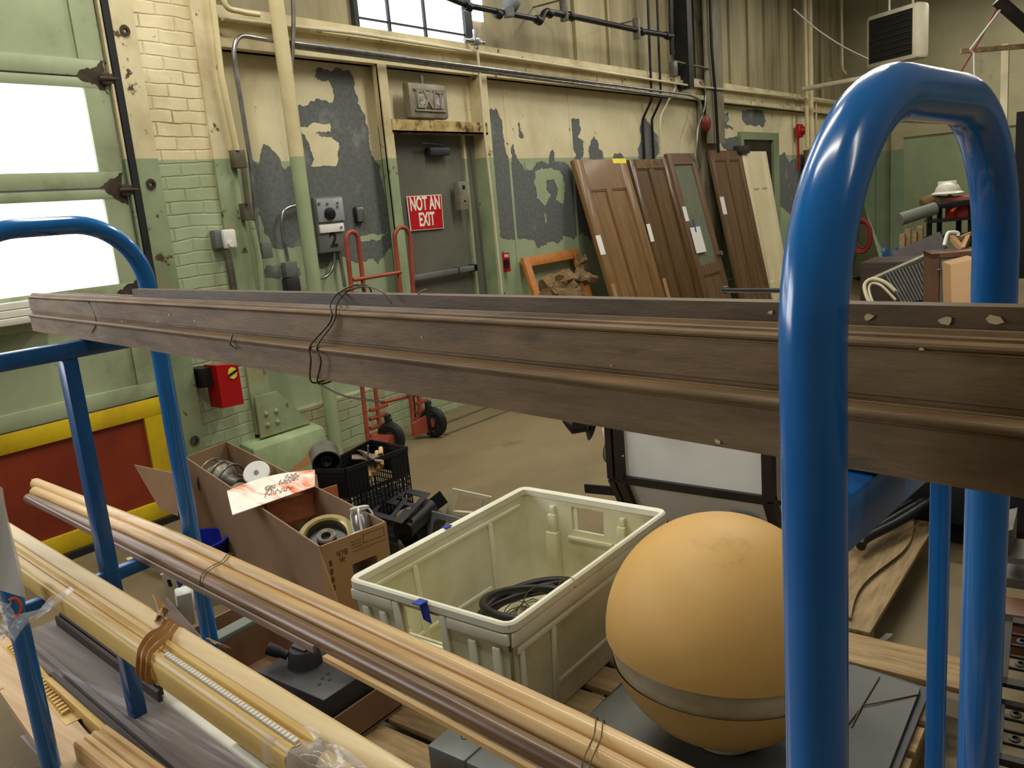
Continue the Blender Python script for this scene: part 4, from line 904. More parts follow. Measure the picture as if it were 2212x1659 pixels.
# ragged lower skirt
random.seed(5)
o = B()
pts = []; n_ = 26
for i in range(n_+1):
    u = i/n_; pts.append((by0+0.03+(by1-by0-0.06)*u, zb0+0.032+0.02*max(0, math.sin(u*19))*random.random()))
o.slab([(bx0+0.012, y, z-0.03) for y, z in pts]+[(bx0+0.012, by1-0.03, zb0+0.05), (bx0+0.012, by0+0.03, zb0+0.05)], (0.008,0,0)); o.build('skirt', 'bin_plastic', t)
for p_, w_ in ((Pz(908,1300,0.507),0.03), (Pz(966,1137,0.507),0.02)):
    o = B(); o.mm(p_.x-0.018, p_.x+0.014, p_.y-w_/2, p_.y+w_/2, 0.506, 0.5085); 
    if w_ > 0.025: o.slab([(bx0-0.0135,p_.y-0.02,0.507),(bx0-0.0135,p_.y+0.014,0.507),(bx0-0.014,p_.y-0.0,0.452),(bx0-0.014,p_.y-0.03,0.446)], (-0.002,0,0))
    o.build('tape', 'tape_blue', t)
# hose and wire inside the bin
b = B()
for k in range(4):
    r = 0.235-0.016*k; c = V((2.02,1.55,0.20+0.022*k)); b.tube([c+V((r*math.cos(a), r*0.95*math.sin(a), 0.04*math.cos(a+k))) for a in [j*2*math.pi/36 for j in range(36)]], 0.013, 10, closed=True)
tag(b.build('rubber_hose', 'cable_black'), 'coiled black rubber hose lying in the white bin', 'hose')
random.seed(9)
b = B()
for k in range(26):
    c = V((1.80+0.16*random.random(), 1.44+0.16*random.random(), 0.25+0.05*random.random())); r = 0.03+0.05*random.random(); ph = random.random()*6
    n = V((random.uniform(-1,1), random.uniform(-1,1), 1.2)).normalized(); a_ = n.cross(V((1,0,0))).normalized(); c_ = n.cross(a_)
    b.tube([c+(a_*math.cos(ph+j*0.55)+c_*math.sin(ph+j*0.55))*r for j in range(10)], 0.0018, 5)
b.tube(smooth_path([(1.93,1.45,0.28),(1.99,1.43,0.38),(2.07,1.42,0.35),(2.1,1.44,0.26)]), 0.002, 6)
tag(b.build('tangled_wire', 'wire_brown'), 'tangle of rusty wire beside the hose in the white bin', 'wire')
# grey metal box by the pallet
t = thing('grey_metal_box', 'blue-grey metal box with chalk mark in front of the white bin', 'metal box', (1.42,1.25,0.135))
a = Pz(925,1620,0.20)
o = B(); o.mm(1.34, 1.49, 0.95, 1.42, 0.131, 0.20, bev=0.005); bd = o.build('body', 'box_grey', t)
o = B(); o.mm(1.335, 1.495, 1.30, 1.425, 0.135, 0.206, bev=0.004); o.build('lid', 'box_grey', t)
o = B(); c = V((1.42,1.36,0.2065)); o.tube([c+V((0.02*math.cos(k),0.014*math.sin(k),0)) for k in [j*0.6 for j in range(11)]], 0.0012, 5); o.build('scribble', 'black_ink', t)
# ---- long cardboard box
t = thing('cardboard_box', 'long open cardboard box full of old light fittings', 'cardboard box', (2.0,2.9,0.13))
zr_, zl = 0.50, 0.15
cA, cB_, cC, cD = V((1.639,2.153,0)), V((1.906,2.107,0)), V((2.365,3.739,0)), V((2.093,3.685,0))
def up_(p, z): return V((p.x, p.y, z))
def bw(a, c, z0=zl, z1=zr_, th=0.006, hole=None, m='cardboard', name='side'):
    n = (c-a).cross(V((0,0,1))).normalized(); cen_ = (cA+cC)/2
    if n.dot(cen_-a) < 0: n = -n
    o = B(); wallp(o, up_(a,z0), up_(c,z0), up_(a,z1), up_(c,z1), n, th, hole); return o.build(name, m, t)
bw(cD, cA, m='cardboard'); bw(cB_, cC); bw(cC, cD); 
fr = bw(cA, cB_, m='cardboard_light', hole=(0.42,0.80,0.50,0.70), name='printed_end')
o = B(); o.slab([up_(cA,zl), up_(cB_,zl), up_(cC,zl), up_(cD,zl)], (0,0,0.006)); o.build('bottom', 'cardboard', t)
xa = (cB_-cA).normalized(); ctr = cA.lerp(cB_, 0.5); nrm = xa.cross(V((0,0,1))); 
if nrm.dot(-ctr) < 0: nrm = -nrm
def onend(u, z): p = cA.lerp(cB_, u); return V((p.x, p.y, z))+nrm*0.0012
text('print', 'Bcb', 'box_ink', frame_mtx(onend(0.30,0.452), -xa, (0,0,-1)), 0.030, t, mirror=False, ext=0.0004)
o = B()
c = onend(0.29, 0.428)
for k in range(5): o.slab([c+xa*0.012*math.cos(k*1.25)+V((0,0,0.010*math.sin(k*1.25))), c+xa*0.012*math.cos(k*1.25+0.6)+V((0,0,0.010*math.sin(k*1.25+0.6))), c], nrm*0.0006)
for z0_, z1_ in ((0.455,0.4565),(0.485,0.4865)): o.slab([onend(0.62,z0_), onend(0.95,z0_), onend(0.95,z1_), onend(0.62,z1_)], nrm*0.0006)
for u in (0.62, 0.94): o.slab([onend(u,0.455), onend(u+0.006,0.455), onend(u+0.006,0.486), onend(u,0.486)], nrm*0.0006)
for k in range(3): z_ = 0.452+0.011*k; o.slab([onend(0.44,z_), onend(0.59,z_), onend(0.59,z_+0.0015), onend(0.44,z_+0.0015)], nrm*0.0006)
o.slab([onend(0.45,0.438), onend(0.97,0.438), onend(0.97,0.4395), onend(0.45,0.4395)], nrm*0.0006)
for k in range(4): o.slab([onend(0.10,0.33+0.03*k), onend(0.14,0.33+0.03*k), onend(0.14,0.35+0.03*k), onend(0.10,0.35+0.03*k)], nrm*0.0006)
o.build('print_marks', 'box_ink', t)
# handle rim is an oval hole reinforced by a second layer, the folded flaps
o = B(); 
cF = cA+nrm*0.02-xa*0.02
o.slab([up_(cA,zr_), up_(cA+nrm*0.10+xa*0.02,0.18), up_(cA+nrm*0.02+xa*0.1,0.15), up_(cA+xa*0.01,0.16)], -xa*0.006); o.build('torn_flap', 'cardboard_light', t)
o = B(); fD = up_(cD, zr_); f1 = Pz(290,1005,0.52); f2 = Pz(372,1022,0.50); f3 = Pz(385,1115,0.33); f4 = Pz(345,1100,0.35)
o.slab([f1, f2, f3, f4], (0.004,0.004,0.002)); o.build('flap', 'cardboard_in', t)
# contents
dv = (cD-cA).normalized()
def inb(u, v, z): return V(((cA+(cB_-cA)*u+(cD-cA)*v).x, (cA+(cB_-cA)*u+(cD-cA)*v).y, z))
t = thing('inner_carton', 'small reddish cardboard carton inside the long box', 'carton', Pz(650,1100,0.3))
q = [Pz(575,1090,0.47), Pz(678,1062,0.47), Pz(728,1047,0.475)]
o = B(); o.slab([q[0], q[1], q[1]+V((0,0,-0.11)), q[0]+V((0,0,-0.11))], (0.004,0.003,0)); o.slab([q[1], q[2], q[2]+V((0,0,-0.11)), q[1]+V((0,0,-0.11))], (0.003,0.004,0)); o.slab([q[0], q[0]+V((0.07,0.20,-0.0)), q[0]+V((0.07,0.20,-0.11)), q[0]+V((0,0,-0.11))], (0.004,0,0)); o.build('sides', 'cardboard_orange', t)
o = B(); o.slab([q[0]+V((0,0,-0.1)), q[1]+V((0,0,-0.1)), q[2]+V((0,0,-0.1)), q[0]+V((0.12,0.28,-0.1))], (0,0,-0.01)); o.build('bottom', 'cardboard_orange', t)
# orange paper bag
pb = [(482,1085),(500,1058),(540,1035),(590,1022),(650,1016),(694,1048),(640,1062),(585,1085),(500,1115)]
def bag(u, v):
    x0 = 483+ (640-483)*u; top = 1085-62*math.sin(u*1.5)**0.8-8*u; 
    px = 490+190*u+12*v*(1-u); py = (1060-45*u)*(1-v)+(1112-62*u)*v-10*math.sin(math.pi*u)*(1-v)
    return Pz(px, py, 0.525-0.015*v+0.012*math.sin(7*u+3*v)*math.sin(3*v+1))
t = thing('paper_bag', 'orange and white paper with handwriting lying over the long cardboard box', 'paper', Pz(590,1070,0.48))
o = B(); o.grid(bag, 26, 14, th=0.003); o.build('sheet', 'paper_orange', t, ang=80)
for (u0, v0, ln, f_) in ((0.40,0.72,0.34,13),(0.42,0.50,0.12,9),(0.58,0.40,0.22,12),(0.66,0.22,0.16,8)):
    o = B(); n_ = 46
    o.tube([bag(u0+ln*k/n_+0.012*math.sin(f_*2.2*k/n_*3), v0+(0.085-0.03*math.sin(k*0.9))*math.cos(f_*k/n_*2.6))+V((0,0,0.004)) for k in range(n_)], 0.0011, 5); o.build('handwriting', 'box_ink', t)
# light fittings in the box
def cone_lamp(c, ax_, r, h, m, label, name='lamp_fitting', cage=False):
    t = thing(name, label, 'lamp', c)
    o = B(); o.lathe([(0,0),(r*0.35,0),(r*0.4,h*0.25),(r*0.95,h*0.55),(r,h*0.62),(r*0.97,h*0.7),(r*0.75,h*0.72),(r*0.7,h),(0,h)], c, ax_, 28); o.build('body', m, t)
    if cage:
        axn = V(ax_).normalized(); a = axn.cross(V((0,0,1))).normalized(); bb = axn.cross(a); c = V(c)
        for hh in (0.3, 0.66, 1.02): o = B(); o.tube([c+axn*h*hh+(a*math.cos(k)+bb*math.sin(k))*r*1.05 for k in [j*math.pi/12 for j in range(24)]], 0.006, 8, closed=True); o.build('cage_ring', m, t)
        for j in range(5): k = j*2*math.pi/5; o = B(); o.tube([c+axn*h*0.3+(a*math.cos(k)+bb*math.sin(k))*r*1.06, c+axn*h*1.05+(a*math.cos(k)+bb*math.sin(k))*r*0.95], 0.005, 8); o.build('cage_bar', m, t)
    return t
cone_lamp(inb(0.55,0.80,0.385), (-0.10,0.62,0.10), 0.085, 0.17, 'lamp_grey', 'grey caged industrial lamp at the back of the long box', cage=True)
cone_lamp(inb(0.28,0.70,0.36), (-0.1,-0.5,0.55), 0.05, 0.11, 'lamp_grey', 'small grey bell-shaped fitting next to the caged lamp')
t = thing('white_lamp_disc', 'round white lamp disc tilted up in the long box', 'lamp', Pz(522,1035,0.46))
c = inb(0.62,0.66,0.49); ax_ = V((-0.62,-0.55,0.75)).normalized(); o = B(); o.lathe([(0,0),(0.055,0),(0.06,-0.006),(0.058,-0.014),(0.045,-0.03),(0.03,-0.08),(0,-0.08)], c, ax_, 32); o.build('disc', 'white_plastic', t)
o = B(); o.lathe([(0.011,0.001),(0.011,0.003),(0,0.003)], c, ax_, 16); o.build('hub', 'lamp_grey', t); o = B(); o.cyl(c-ax_*0.07, c-ax_*0.10, 0.025); o.build('stem', 'dull_metal', t)
t = thing('brass_ring_fitting', 'brass ring light fitting with dark centre near the printed box end', 'lamp', Pz(695,1155,0.42))
c = inb(0.5,0.16,0.42); ax_ = V((-0.32,-0.30,0.80)).normalized()
o = B(); o.lathe([(0.105,-0.08),(0.115,-0.03),(0.107,0),(0.085,0.006),(0.078,0.0),(0.078,-0.03)], c, ax_, 36); o.build('outer_ring', 'brass', t)
o = B(); o.lathe([(0.078,-0.028),(0.03,-0.03),(0.0,-0.03)], c, ax_, 36); o.build('reflector', 'black_plastic', t)
o = B(); o.lathe([(0.036,-0.03),(0.036,0.004),(0.03,0.008),(0.018,0.004),(0.018,-0.02),(0,-0.02)], c, ax_, 28); o.build('socket', 'lamp_grey', t)
o = B(); o.lathe([(0,-0.16),(0.05,-0.155),(0.095,-0.12),(0.108,-0.075),(0.10,-0.05)], c-ax_*0.0+V((-0.03,0.02,-0.0)), ax_, 30); o.build('housing', 'brass', t)
t = thing('glass_lamp', 'small white wire-guarded glass lamp at the corner of the long box', 'lamp', Pz(780,1125,0.45))
c = Pz(782,1130,0.47); ax_ = V((0.25,0.35,0.9)).normalized()
o = B(); o.lathe([(0,-0.04),(0.028,-0.03),(0.034,0),(0.028,0.03),(0,0.045)], c, ax_, 24); o.build('globe', 'galvanized', t)
top_ = c+ax_*0.055; a = ax_.cross(V((0,0,1))).normalized(); bb = ax_.cross(a)
for cc, r in ((top_, 0.03), (c-ax_*0.035, 0.042)): o = B(); o.tube([cc+(a*math.cos(k)+bb*math.sin(k))*r for k in [j*math.pi/10 for j in range(20)]], 0.006, 8, closed=True); o.build('ring', 'white_plastic', t)
for k in (0.3, 2.4, 4.5): dvec = a*math.cos(k)+bb*math.sin(k); o = B(); o.tube(smooth_path([top_+dvec*0.03, c+ax_*0.03+dvec*0.045, c-ax_*0.035+dvec*0.042]), 0.004, 8); o.build('guard', 'white_plastic', t)
cone_lamp(inb(0.62,0.10,0.20), (0.1,0.2,0.9), 0.05, 0.12, 'lamp_grey', 'clear ribbed lamp lying low behind the box handle hole')
# ---- milk crate
t = thing('milk_crate', 'black plastic milk crate full of metal parts behind the cardboard box', 'crate', (2.6,2.9,0.1))
zc = 0.45; k0, k1, k2_, k3 = Pz(745,1012,zc), Pz(878,965,zc), Pz(751,963,zc), Pz(684,1012,zc)
ex = (k1-k0); ey = V((-ex.y, ex.x, 0)).normalized()*0.33
if ey.y < 0: ey = -ey
ey = (k3-k0).normalized()*0.1+V((0,0,0))
P0, P1 = k0, k1
ey = V((0.10,0.30,0)); P2, P3 = P1+ey, P0+ey
P3 = k3; P2 = Pz(800,950,zc)
hz = V((0,0,-0.30))
def crate_side(a, c, hole):
    o = B(); n = (c-a).cross(V((0,0,1))).normalized()*0.004
    d_ = c-a
    for v0, v1 in ((0,0.02),(0.035,0.042),(0.055,0.062),(0.16,0.165),(0.19,0.195),(0.22,0.225),(0.25,0.255),(0.285,0.30)):
        segs = [(0,1)] if not (hole and 0.03 < v0 < 0.12) else [(0,0.34),(0.72,1)]
        for s0, s1 in segs: o.obox(a+d_*s0+V((0,0,-v1)), d_*(s1-s0), n*(2 if v0 == 0 else 1), V((0,0,v1-v0)))
    o.obox(a+V((0,0,-0.145)), d_, n*0.6, V((0,0,0.02)))
    m_ = 16
    for i in range(m_+1):
        u = i/m_
        if hole and 0.34 < u < 0.72: o.obox(a+d_*u*0.985+V((0,0,-0.30)), d_*0.014, n, V((0,0,0.17)))
        else: o.obox(a+d_*u*0.985+V((0,0,-0.30)), d_*0.014, n, V((0,0,0.30)))
    if not hole: o.obox(a+V((0,0,-0.14)), d_, n*0.5, V((0,0,0.13)))
    else:
        o.obox(a+V((0,0,-0.14)), d_*0.34, n*0.5, V((0,0,0.13))); o.obox(a+d_*0.72+V((0,0,-0.14)), d_*0.28, n*0.5, V((0,0,0.13)))
    return o
for a, c, h_ in ((P0,P1,True), (P1,P2,False), (P2,P3,False), (P3,P0,False)): crate_side(a, c, h_).build('side', 'black_plastic', t)
o = B(); o.slab([p+V((0,0,-0.30)) for p in (P0,P1,P2,P3)], (0,0,0.01)); o.build('bottom', 'black_plastic', t)
t = thing('metal_canister', 'open-ended grey metal canister sticking out of the black crate', 'canister', Pz(708,985,0.45))
c = Pz(706,1003,0.46); ax_ = V((0.30,0.42,0.10)).normalized()
o = B(); o.lathe([(0.064,0),(0.068,0.0),(0.068,0.12),(0.06,0.13),(0,0.13),(0,0.125),(0.062,0.12),(0.062,0.0)], c, ax_, 32); o.build('shell', 'dull_metal', t); o = B(); o.lathe([(0.03,0.12),(0.03,0.03),(0.022,0.02),(0.014,0.03),(0,0.05)], c, ax_, 24); o.build('core', 'dark_grey', t)
b = B(); b.grid(lambda u, v: Pz(760+65*u, 995-18*v-4*math.sin(6*u), 0.43+0.02*math.sin(8*u+5*v)), 14, 8, th=0.004); b.tube([Pz(795,1000,0.40), Pz(795,962,0.50)], 0.004, 6); tag(b.build('crumpled_paper', 'rod_grey'), 'crumpled pinkish paper wedged in the black crate', 'paper')
t = thing('spindle_bundle', 'wooden spindles seen through the handle hole of the black crate', 'spindle', (P0+P1)/2+V((0,0,-0.1)))
for k in range(4): o = B(); a = P0.lerp(P1,0.36+0.07*k)+V((0.05,0.06,-0.11+0.012*k)); o.cyl(a, a+V((0.10,0.10,0.05)), 0.012); o.build('spindle', 'rod_honey', t)
# stencil plates and other black metal
t = thing('stencil_plate', 'black metal letter stencil with cut-out E leaning beside the crate', 'stencil', Pz(880,1070,0.15))
c_ = [Pz(838,1045,0.24), Pz(930,1065,0.24), Pz(868,1130,0.21), Pz(800,1112,0.21)]
def sp(u, v): return bilin(c_[0], c_[1], c_[3], c_[2], u, v)
o = B()
def cell(u0, u1, v0, v1): o.slab([sp(u0,v0), sp(u1,v0), sp(u1,v1), sp(u0,v1)], (0,0,-0.004))
for r in ((0,1,0,0.12),(0,1,0.88,1),(0,0.12,0.12,0.88),(0.88,1,0.12,0.88),(0.12,0.5,0.42,0.56),(0.5,0.88,0.12,0.16),(0.27,0.40,0.22,0.42),(0.40,0.5,0.12,0.30),(0.55,0.66,0.28,0.88),(0.66,0.88,0.40,0.50),(0.76,0.88,0.60,0.88)): cell(*r)
o.build('plate', 'dark_grey', t)
b = B(); q = [Pz(905,1100,0.2), Pz(955,1150,0.12)]; b.cyl(Pz(870,1148,0.14), Pz(925,1098,0.15), 0.05, 20); b.cyl(Pz(868,1118,0.18), Pz(885,1128,0.18), 0.016); b.cyl(Pz(885,1165,0.06), Pz(945,1120,0.06), 0.05); tag(b.build('motor_housing', 'black_metal'), 'black cylindrical motor housing under the letter stencil', 'motor')
b = B(); b.slab([Pz(915,1088,0.06), Pz(950,1060,0.16), Pz(968,1085,0.12), Pz(935,1110,0.03)], (0.02,0.02,-0.01)); tag(b.build('black_plate', 'black_plastic'), 'square black plate tilted between stencil and pale frame', 'plate')
b = B(); b.slab([Pz(760,1050,0.1), Pz(850,1060,0.1), Pz(860,1180,0.1), Pz(790,1150,0.1)], (0,0,-0.09)); tag(b.build('black_case', 'black_plastic'), 'low black case on the floor beneath the stencil', 'case')
def emptyframe(c_, wd, m, label):
    o = B(); n = 1
    for i in range(4):
        a, c2 = c_[i], c_[(i+1) % 4]; cen_ = sum(c_, V())/4
        a2, c3 = a+(cen_-a)*wd, c2+(cen_-c2)*wd
        o.slab([a, c2, c3, a2], (0.012,0.012,0.0)); a4, c5 = a+(cen_-a)*wd*1.3, c2+(cen_-c2)*wd*1.3
        o.slab([a2, c3, c5, a4], (0.02,0.02,0.0))
    return tag(o.build('small_frame', m), label, 'frame')
emptyframe([Pz(978,1056,0.16), Pz(1062,1074,0.14), Pz(1052,1120,0.02), Pz(962,1112,0.02)], 0.26, 'cream_tube', 'small pale picture frame behind the white bin')
emptyframe([Pz(925,1103,0.16), Pz(1000,1122,0.16), Pz(1000,1190,0.02), Pz(918,1172,0.02)], 0.28, 'box_grey', 'small silver-grey frame leaning at the white bin corner')
# ---- big lantern lying on its side
t = thing('lantern', 'large dark-framed octagonal lantern with white panes lying on the floor', 'lantern', (3.1,1.5,0))
Xf = 2.98; pA = Px(1345,1040,Xf); pB = Px(1662,1072,Xf)
ya, yb = pA.y, pB.y; z0_ = (pA.z+pB.z)/2; hgt_ = 0.42; cx_ = Xf+0.42
s_ = 0.13
zb_ = z0_-0.235
sec = [(Xf, z0_), (Xf+s_, zb_), (Xf+s_+0.42, zb_), (Xf+2*s_+0.42, z0_), (Xf+2*s_+0.42, z0_+0.42), (Xf+s_+0.42, z0_+0.65), (Xf+s_, z0_+0.65), (Xf, z0_+0.42)]
for i in range(8):
    a, c = sec[i], sec[(i+1) % 8]
    o = B(); o.slab([(a[0],ya,a[1]), (a[0],yb,a[1]), (c[0],yb,c[1]), (c[0],ya,c[1])], V((cx_+0.1-(a[0]+c[0])/2, 0, z0_+0.2-(a[1]+c[1])/2)).normalized()*0.006); o.build('pane', 'lantern_pane', t)
o = B()
for (a, z) in sec: o.bar((a,ya+0.0,z), (a,yb,z), 0.042, 0.034)
for y in (ya, yb):
    for i in range(8): a, c = sec[i], sec[(i+1) % 8]; o.bar((a[0],y,a[1]), (c[0],y,c[1]), 0.05, 0.04, (0,1,0))
o.build('frame', 'lantern_dark', t)
cc = V((Xf+s_+0.21,ya,z0_+0.21))
sec2 = [(cc.x+(x-cc.x)*1.02, cc.z+(z-cc.z)*1.0) for x, z in sec]
o = B()
for i in range(8):
    a, c = sec[i], sec[(i+1) % 8]; a2, c2 = sec2[i], sec2[(i+1) % 8]
    o.bar((a2[0],ya+0.045,a2[1]), (c2[0],ya+0.045,c2[1]), 0.04, 0.03, (0,1,0)); o.bar((a[0],ya,a[1]), (a2[0],ya+0.045,a2[1]), 0.03, 0.03, (0,0.1,1))
o.build('crown_rings', 'lantern_dark', t)
o = B(); o.lathe([(0.345,0.05),(0.36,0.06),(0.345,0.085),(0.26,0.12),(0.12,0.15),(0,0.16)], cc, (0,1,0), 8); o.build('dome', 'lantern_pane', t)
o = B()
for k in range(8):
    ag = k*math.pi/4+math.pi/8
    o.tube(smooth_path([cc+V((r*math.cos(ag), y, r*math.sin(ag))) for r, y in ((0.36,0.06),(0.345,0.088),(0.26,0.125),(0.08,0.16))]), 0.014, 8)
o.build('dome_ribs', 'lantern_dark', t)
fc = Pd(1240,928,3.25)
o = B(); o.lathe([(0.05,-0.02),(0.02,0.0),(0.035,0.03),(0.045,0.05),(0.03,0.075),(0.012,0.10),(0,0.11)], fc+V((0.05,-0.03,0.0)), (-0.2,0.9,0.25), 16); o.tube([fc+V((0.05,-0.03,0)), V((sec[7][0]+0.03,ya+0.06,sec[7][1]))], 0.018, 8); o.build('finial', 'black_metal', t)
o = B(); q = Px(1264,1055,Xf+0.03); o.bar(q, V((q.x,ya+0.05,q.z+0.01)), 0.012, 0.04); o.build('bracket', 'black_metal', t)
o = B(); m_ = Pd(1570,1095,2.9); o.grid(lambda u, v: V((Xf+s_*(0.35+0.5*v)-0.012, ya+(yb-ya)*(0.72+0.16*u+0.05*v), z0_-0.235*(0.35+0.5*v)-0.008)), 4, 4, th=0.002); o.build('torn_film', 'steel_plate', t)
# ---- switch box in an open brown carton
t = thing('open_carton', 'open brown cardboard carton with raised flap beside the cart leg', 'carton', (1.3,2.1,0.0))
o = B(); Z0, Z1 = 0.140, 0.36; xa_, xb_, ya_, yb_ = 1.215, 1.50, 1.69, 2.30
o.mm(xa_, xa_+0.006, ya_, yb_, Z0, Z1-0.10); o.mm(xb_-0.006, xb_, ya_+0.03, yb_, Z0, Z1); o.mm(xa_, xb_, yb_, yb_+0.006, Z0, Z1); o.mm(xa_, xb_, ya_, ya_+0.006, Z0, Z1-0.12); o.mm(xa_,xb_,ya_,yb_,Z0-0.008,Z0+0.004)
o.build('body', 'cardboard_in', t)
o = B(); o.slab([Pz(358,1292,0.40), Pz(440,1385,0.36), Pz(440,1460,0.28), Pz(352,1330,0.33)], (0.004,0.004,0.003)); o.build('flap', 'rod_grey', t)
t = thing('switch_box', 'dark grey steel switch box with a lever handle sitting in the carton', 'switch box', (1.3,1.85,0.06))
o = B(); o.mm(1.24, 1.44, 1.705, 2.0, 0.146, 0.300, bev=0.006); o.build('body', 'switch_black', t)
o = B()
for q in ((697,1465),(708,1455),(712,1468),(690,1478),(748,1432),(742,1443)): c = Pz(*q,0.301); o = B(); o.lathe([(0.0055,0),(0.004,0.001),(0,0.001)], c, (0,0,1), 12); o.build('hole', 'black_ink', t)
o = B(); c = Pz(660,1432,0.300); o.lathe([(0.052,0),(0.048,0.012),(0.045,0.04),(0.04,0.05),(0,0.05)], c, (0,0,1), 28); o.obox(c+V((-0.02,-0.03,0.045)), (0.05,0.0,0.012), (0,0.06,0), (0,0,0.012)); hb_ = o.build('dial_hub', 'switch_black', t)
o = B(); q = c+V((-0.035,0.03,0.035)); q2 = Pz(578,1400,0.36); o.tube([q, q.lerp(q2,0.3), q.lerp(q2,0.45), q2], 0.018, 14, scales=[0.8,0.75,1.0,1.05]); o.build('lever', 'black_rubber', hb_)
# tubes and odds beside the carton
def st(b, name, m, l, cat, group=None): return tag(b.build(name, m), l, cat, group)
b = B(); b.cyl(Pz(400,1292,0.36), Pz(560,1262,0.30), 0.045, 24); st(b, 'cream_cylinder', 'cream_tube', 'fat cream cylinder lying behind the blue cart leg', 'cylinder')
b = B(); b.bar(Pz(440,1395,0.40), Pz(580,1320,0.40), 0.05, 0.02, bev=0.003); st(b, 'grey_white_slat', 'grey_roll', 'pale grey slat lying on the edge of the open carton', 'slat')
b = B(); b.bar(Pz(395,1275,0.44), Pz(405,1345,0.30), 0.05, 0.04, bev=0.008); st(b, 'white_bracket', 'white_plastic', 'white metal bracket standing beside the fat cream cylinder', 'bracket')
t = thing('slotted_strip', 'white slotted metal strip standing left of the white bracket', 'strip', Pz(368,1260,0.3))
o = B(); a = Pz(360,1238,0.42); c = Pz(378,1290,0.30); c = a+(c-a)*(a.z/(a.z-c.z)); o.bar(a, c, 0.04, 0.004); o.build('strip', 'white_plastic', t); o = B(); m_ = a.lerp(c,0.08); o.bar(m_+V((-0.002,-0.002,0.003)), a.lerp(c,0.16)+V((-0.002,-0.002,0.003)), 0.012, 0.004); o.build('slot', 'black_ink', t)
t = thing('bucket', 'blue plastic bucket half hidden behind the cardboard box', 'bucket', (1.95,3.15,0))
o = B(); c = Pz(425,1180,0.205); o.lathe([(0.0,-0.2),(0.11,-0.2),(0.135,0.02),(0.142,0.02),(0.142,0.03),(0.128,0.03),(0.10,-0.18),(0,-0.18)], c, (0,0,1), 36); o.build('pail', 'bucket_blue', t)
b = B(); b.obox(Pz(545,1212,0.2), (0.12,-0.08,0), (0.06,0.09,0), (0,0,0.05)); st(b, 'white_block', 'white_plastic', 'light blue-white block below the long cardboard box', 'block')
b = B(); b.grid(lambda u, v: Pz(555+80*u, 1225+45*v, 0.16+0.05*math.sin(math.pi*u)*math.sin(math.pi*v)), 10, 8, th=0.004); st(b, 'beige_cloth', 'cream_tube', 'rumpled beige cloth below the long cardboard box', 'cloth')
b = B(); cm_ = (cA+cC)/2; b.slab([cm_+(p_-cm_)*0.97 for p_ in (cA,cB_,cC,cD)], (0,0,0.148)); st(b, 'added_box_base', 'black_plastic', 'added low black slab filling the dark space under the long cardboard box', 'tray')  # added slab: carries the box and fills the dark space beneath it
random.seed(2)
for k in range(9):
    p = Pz(275+60*random.random(), 1170+50*random.random(), 0.0); b = B(); r = 0.02+0.02*random.random(); b.slab([p+V((r*math.cos(j)*random.uniform(.6,1), r*math.sin(j)*random.uniform(.6,1), 0.001)) for j in (0,1.1,2.2,3.3,4.4,5.3)], (0,0,0.004)); tag(b.build('paint_chip', 'cream_flake'), 'paint chips scattered on the floor by the yellow door frame', 'paint chip', 'paint chips by the overhead door')
b = B(); p = Pz(1900,1382,0.0); b.slab([p, p+V((0.05,-0.01,0)), p+V((0.055,-0.03,0)), p+V((0.005,-0.02,0))], (0,0,0.004)); st(b, 'wood_chip', 'label_white', 'small pale chip on the floor beyond the pallet plank', 'chip')
# ---- right side: plank, torn cover, hoses, iron grates
b = B(); b.mm(2.33, 2.50, 0.30, 0.90, 0.1325, 0.150, bev=0.002); st(b, 'pallet_plank', 'pallet_wood_y', 'pale split plank lying across the pallet end right of the ball', 'plank')
b = B(); b.grid(lambda u, v: V((2.62+1.6*u, 0.72+0.40*v+0.03*math.sin(11*u), 0.124+0.012*math.sin(9*u)*math.sin(5*v)+0.01)), 24, 8, th=0.003); st(b, 'torn_cardboard_sheet', 'pallet_wood', 'torn tan cardboard sheet covering the right-hand pallet', 'cardboard')
for k, (y0, l) in enumerate(((0.0,'uppermost black hose curling over the torn cardboard'), (0.07,'middle grey-black hose curling over the torn cardboard'), (0.16,'lowest black hose end on the torn cardboard'))):
    b = B(); b.tube(smooth_path([Pz(1800+30*k,1110+35*k,0.2), Pz(1870,1140+12*k,0.2), Pz(1940,1100+14*k,0.2), Pz(2010,1060+12*k,0.22), Pz(2060,1030+10*k,0.22)]), 0.012+0.003*k, 10); st(b, 'rubber_hose', 'cable_black', l, 'hose')
b = B(); b.mm(3.6, 4.6, 0.2, 0.9, 0.125, 0.3, bev=0.01); st(b, 'dark_bin', 'black_plastic', 'dark low bin beyond the hoses', 'bin')
def igrate(o_, ea, eb, label, nx=5, ny=5):
    """cast iron grate: frame, bars and a lattice"""
    t = thing('iron_register', label, 'iron grate', o_)
    o = B(); n = ea.cross(eb).normalized()*0.012
    o.obox(o_, ea, eb*0.09, n); o.obox(o_+eb*0.91, ea, eb*0.09, n); o.obox(o_, ea*0.09, eb, n); o.obox(o_+ea*0.91, ea*0.09, eb, n); o.build('frame', 'grate_iron', t)
    o = B()
    for k in range(1, nx): o.obox(o_+ea*(0.09+0.82*k/nx), ea*0.02, eb, n*0.7)
    for k in range(1, ny): o.obox(o_+eb*(0.09+0.82*k/ny), ea, eb*0.02, n*0.7)
    for i in range(nx):
        for j in range(ny):
            if (i+j) % 2: c = o_+ea*(0.09+0.82*(i+0.5)/nx)+eb*(0.09+0.82*(j+0.5)/ny); o.lathe([(0.006,0),(0.013,0.004),(0.013,0.008),(0.006,0.01)], c, n, 10)
    o.build('lattice', 'grate_iron', t)
